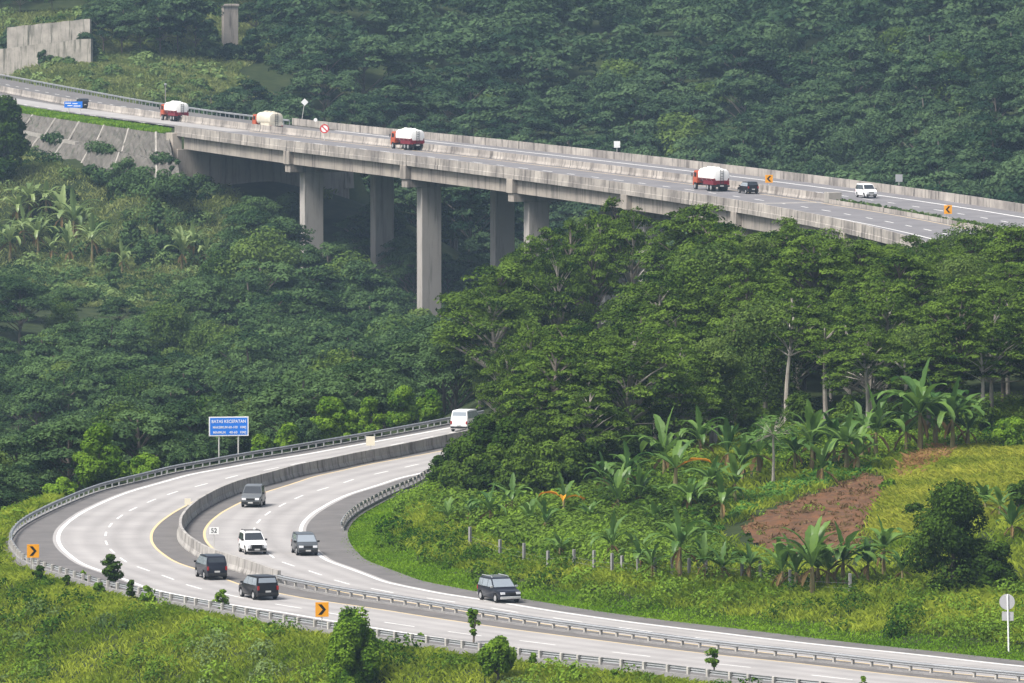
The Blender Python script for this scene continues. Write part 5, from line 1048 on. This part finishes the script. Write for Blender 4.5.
grass('hill_grass', 'rough green grass between the plants on the right hill', P, (.3, .8), .1, M['grass_tall'], 5, .4)
GROW = [(436, 505), (520, 488), (600, 472), (680, 448), (700, 470), (720, 500), (700, 545), (760, 575), (640, 566), (540, 556), (470, 525)]
P = region(BANK, 6.5, (-22, 75), (490, 800), .2)
s, u, d, i = su(P[:, :2]); near = (OF['edge'][i] - u); kb = near < 5.2 + 1.2 * fbm(P[:, 0], P[:, 1], 15, 31)
Pk = region(BANK, 26.0, (-22, 75), (490, 800), .1); s, u, d, i = su(Pk[:, :2]); nk = OF['edge'][i] - u
grass('roadside_grass', 'short bright green grass strip beside the inner shoulder', Pk[nk < 5.2], (.1, .26), .1, M['grass_bright'], 3)
grass('bank_grass', 'tall yellow green grass on the bank above the inner lanes', P[~kb], (.25, .7), .06, M['grass_tall'], 7, .35)
Pw = region(BANK, .22, (-22, 75), (490, 800), 3.2, patch=(17, -.35, 71)); weeds('bank_weeds', 'leafy weeds and creepers over the roadside bank', Pw, (.6, 1.5), M['weed'], 120)
GRn = [(-80, 540), (8, 548), (40, 572), (120, 592), (200, 608), (330, 632), (500, 656), (680, 672), (760, 682), (900, 700), (1100, 720), (1100, 780), (-80, 780)]
P = region(GRn, 6.5, (-60, 60), (470, 690), .1); grass('verge_grass', 'tall rough grass on the near verge', P, (.2, .6), .06, M['grass_tall'], 7, .35)
Pw = region(GRn, .17, (-60, 60), (470, 690), 1.5, patch=(22, -.15, 51)); weeds('verge_weeds', 'leafy weeds tangled through the near verge', Pw, (.6, 1.5), M['weed'], 120)
Pw = region(GRn, .16, (-60, 60), (470, 690), 5.0, patch=(30, .1, 57)); weeds('verge_scrub', 'pale grey green scrub on the near verge', Pw, (.6, 1.3), M['weed_grey'], 110)
P = region(GROW, 1.3, (-16, 45), (600, 760), 3.0); weeds('undergrowth', 'mixed leafy undergrowth between the fence and the wood', P[::2], (.6, 1.6), M['weed'], 110, .17); weeds('shade_plants', 'dark green leafy plants between the bananas', P[1::2], (.6, 1.7), M['hill_leaf'], 110, .17)
YG = [(872, 532), (900, 474), (930, 456), (1060, 436), (1060, 515), (985, 520), (900, 540)]
P = region(YG, 14, (22, 80), (570, 760)); grass('yellow_grass', 'yellow green grass slope right of the bare soil', P, (.4, .85), .08, M['grass_yellow'], 5)
BG = [(898, 482), (912, 460), (940, 450), (952, 452), (940, 464), (920, 474)]
P = region(BG, 8, (22, 80), (590, 780)); grass('dry_grass', 'dry brown grass tufts along the top of the yellow slope', P, (.5, 1.0), .08, M['grass_brown'], 5)
CR = [(640, 548), (690, 520), (740, 498), (800, 478), (868, 452), (880, 462), (866, 476), (800, 492), (740, 516), (700, 546), (660, 566)]
P = region(CR, 2.2, (5, 50), (580, 760)); weeds('crop_rows', 'low bright green crop rows along the upper edge of the bare soil', P, (.3, .6), M['cassava'], 90, .12)
P = region([(690, 470), (700, 420), (780, 405), (900, 410), (1060, 400), (1060, 445), (930, 455), (870, 465), (800, 470)], .6, (20, 80), (590, 800)); weeds('wood_edge_weeds', 'leafy growth at the foot of the wood', P, (.5, 1.2), M['weed'], 80)
OV = [(-60, 560), (6, 545), (30, 515), (60, 498), (100, 476), (178, 458), (260, 444), (350, 428), (440, 412), (480, 406), (480, 380), (300, 400), (100, 440), (-60, 470)]
P = region(OV, 5, (-80, 10), (590, 900), .2); s, u, d, i = su(P[:, :2]); P = P[(u - OF['rail'][i]) < 9]
grass('outer_verge_grass', 'grass strip outside the far guardrail', P, (.3, .9), .1, M['grass_tall'], 5); weeds('outer_verge_weeds', 'leafy weeds outside the far guardrail', P[::28] , (.4, 1.0), M['weed'], 70, .16)
SG = [(-60, 66), (-60, 20), (94, 8), (260, -6), (290, 40), (236, 72), (262, 92), (300, 112), (-60, 96)]
P = region(SG, 2.2, (-140, -30), (1350, 1900), 0, .4); grass('slope_grass', 'rough grass covering the cut slope behind the upper road', P, (.4, .9), .18, M['slope_grass'], 6, .5)
weeds('slope_scrub', 'low scrub on the cut slope behind the upper road', region(SG, .03, (-140, -30), (1350, 1900), 0, 2), (.8, 2.0), M['weed_grey'], 60, .4)
SC = [(-60, 150), (30, 150), (60, 165), (100, 178), (190, 186), (330, 186), (320, 240), (250, 275), (150, 310), (-60, 300)]
P = region(SC, .05, (-130, -10), (950, 1480), 0, -6); weeds('scrub', 'grey green scrub below the revetment and abutment', P[::2], (.8, 2.2), M['weed_grey'], 90, .28); weeds('dark_scrub', 'dark green scrub below the revetment and abutment', P[1::2], (.8, 2.4), M['valley_leaf'], 100, .28)
P = region(SC, 2.2, (-130, -10), (950, 1480), 0, -8); grass('scrub_grass', 'rough grass below the revetment and abutment', P, (.4, .9), .17, M['slope_grass'], 5, .5)
P = np.array([p for p in FOOT[::2]]); P = np.repeat(P, 2, 0) + RG.normal(0, .8, (len(P) * 2, 3)) * np.array([1, 1, .5]); Q = np.array([p for k, p in enumerate(BENCHL) if math.sin(k * .23) > .2][::2]); Q2 = np.array(FOOT[-22:]); Q2 = np.repeat(Q2, 3, 0) + RG.normal(0, 1.0, (66, 3)) + np.array([0, 0, .6])
weeds('revetment_creepers', 'creepers and weeds growing over the foot of the stone revetment', np.r_[P, Q, Q2], (.5, 1.5), M['valley_leaf'], 90, .26)
TP = [(-60, 100), (0, 100), (80, 112), (170, 126), (170, 134), (60, 124), (-60, 112)]
P = region(TP, 5, (-150, -40), (1300, 1750), 0, -5.5); grass('approach_grass', 'green grass strip between the upper road and the stone revetment', P, (.2, .5), .2, M['grass_bright'], 4)
# ---- plants on the planted median of the upper road
i0_, i1_ = bi(S_J + 5), nB - 6; jj = RG.integers(i0_, i1_, 420); P = np.c_[BC[jj] + BN[jj] * RG.uniform(-.6, .6, (420, 1)), BZ[jj] + .42]
weeds('median_plants', 'patchy low plants growing along the planted median', P, (.15, .42), M['weed_grey'], 60, .14)
# ---- bare soil plot
SP = [(738, 530), (764, 512), (820, 492), (862, 474), (890, 478), (884, 500), (870, 520), (860, 552), (838, 566), (800, 560), (760, 552)]
cs = .5; xs = np.arange(10, 48, cs); ys = np.arange(570, 760, 1.0); XX, YY = np.meshgrid(xs, ys); ZZ = hg(XX, YY); pp = project(np.stack([XX, YY, ZZ], -1)); ins = inpoly(pp[0].ravel(), pp[1].ravel(), SP).reshape(XX.shape)
ZZ = ZZ + .06 + .12 * fbm(XX, YY, 3.0, 77) * ins + .12 * RG.random(XX.shape); idx = np.arange(XX.size).reshape(XX.shape); q = np.stack([idx[:-1, :-1], idx[:-1, 1:], idx[1:, 1:], idx[1:, :-1]], -1); kk = ins[:-1, :-1] & ins[1:, 1:] & ins[:-1, 1:] & ins[1:, :-1]
o = link('bare_soil', np_mesh('bare_soil', np.c_[XX.ravel(), YY.ravel(), ZZ.ravel()], q[kk], M['soil'])); tag(o, 'patch of bare red brown soil on the hill', kind='structure')
P = region(SP, .12, (10, 48), (570, 760), patch=(14, .1, 91)); weeds('soil_weeds', 'green weeds sprouting in patches on the bare soil', P, (.25, .6), M['weed'], 60, .1)
P = region(SP, .5, (10, 48), (570, 760)); L = Leaf()
for p in P: n_ = 14; L.add(p + RG.normal(0, .25, (n_, 3)) * np.array([1, 1, .25]) + np.array([0, 0, .2]), RG.normal(0, 1, (n_, 3)), RG.uniform(.1, .3, n_), RG.random(n_), .22)
o = link('cut_stubble', L.mesh('cut_stubble', M['banana_brown'])); tag(o, 'dead cut stalks scattered over the bare soil', 'stubble', kind='stuff')
# ---- fence
g0 = gat(650, 580); fe = empty('wire_fence', tuple(g0), 0, 'row of short pale fence posts with wire along the top of the roadside bank', 'fence'); prev = None; w_ = MB()
for a, b in [(470, 548), (500, 560), (524, 565), (548, 570), (574, 571), (594, 574), (612, 576), (622, 577), (638, 577), (655, 578), (672, 580), (689, 579), (706, 581), (723, 582), (742, 582), (760, 583), (790, 592), (850, 596)]:
    P = gat(a, b); m_ = MB(); hh = rnd.uniform(1.35, 1.7); m_.box((P[0], P[1], P[2] + hh / 2 - .2), (.2, .2, hh + .4), rnd.uniform(0, 1)); wbuild(m_, 'post', M['wallcon'], fe, bevel=.02)
    if prev is not None:
        for f in (.55, .95): w_.tube([(prev[0], prev[1], prev[2] + f * .9), (P[0], P[1], P[2] + f * .9)], .006, 4)
    prev = P
wbuild(w_, 'wire', M['galv'], fe)
# ------------------------------------------------------------------ haze
HZ = MB(); HZ.box((0, 1150, 110), (900, 2900, 290)); hz = HZ.build('haze', []); tag(hz, 'thin bluish haze filling the valley', kind='stuff')
hm = bpy.data.materials.new('haze'); hm.use_nodes = True; t = hm.node_tree; t.nodes.clear(); o = t.nodes.new('ShaderNodeOutputMaterial'); v = t.nodes.new('ShaderNodeVolumePrincipled')
v.inputs['Color'].default_value = (.55, .76, 1, 1); v.inputs['Density'].default_value =   .000068; v.inputs['Anisotropy'].default_value = 0.1
t.links.new(v.outputs[0], o.inputs['Volume']); hz.data.materials.append(hm)
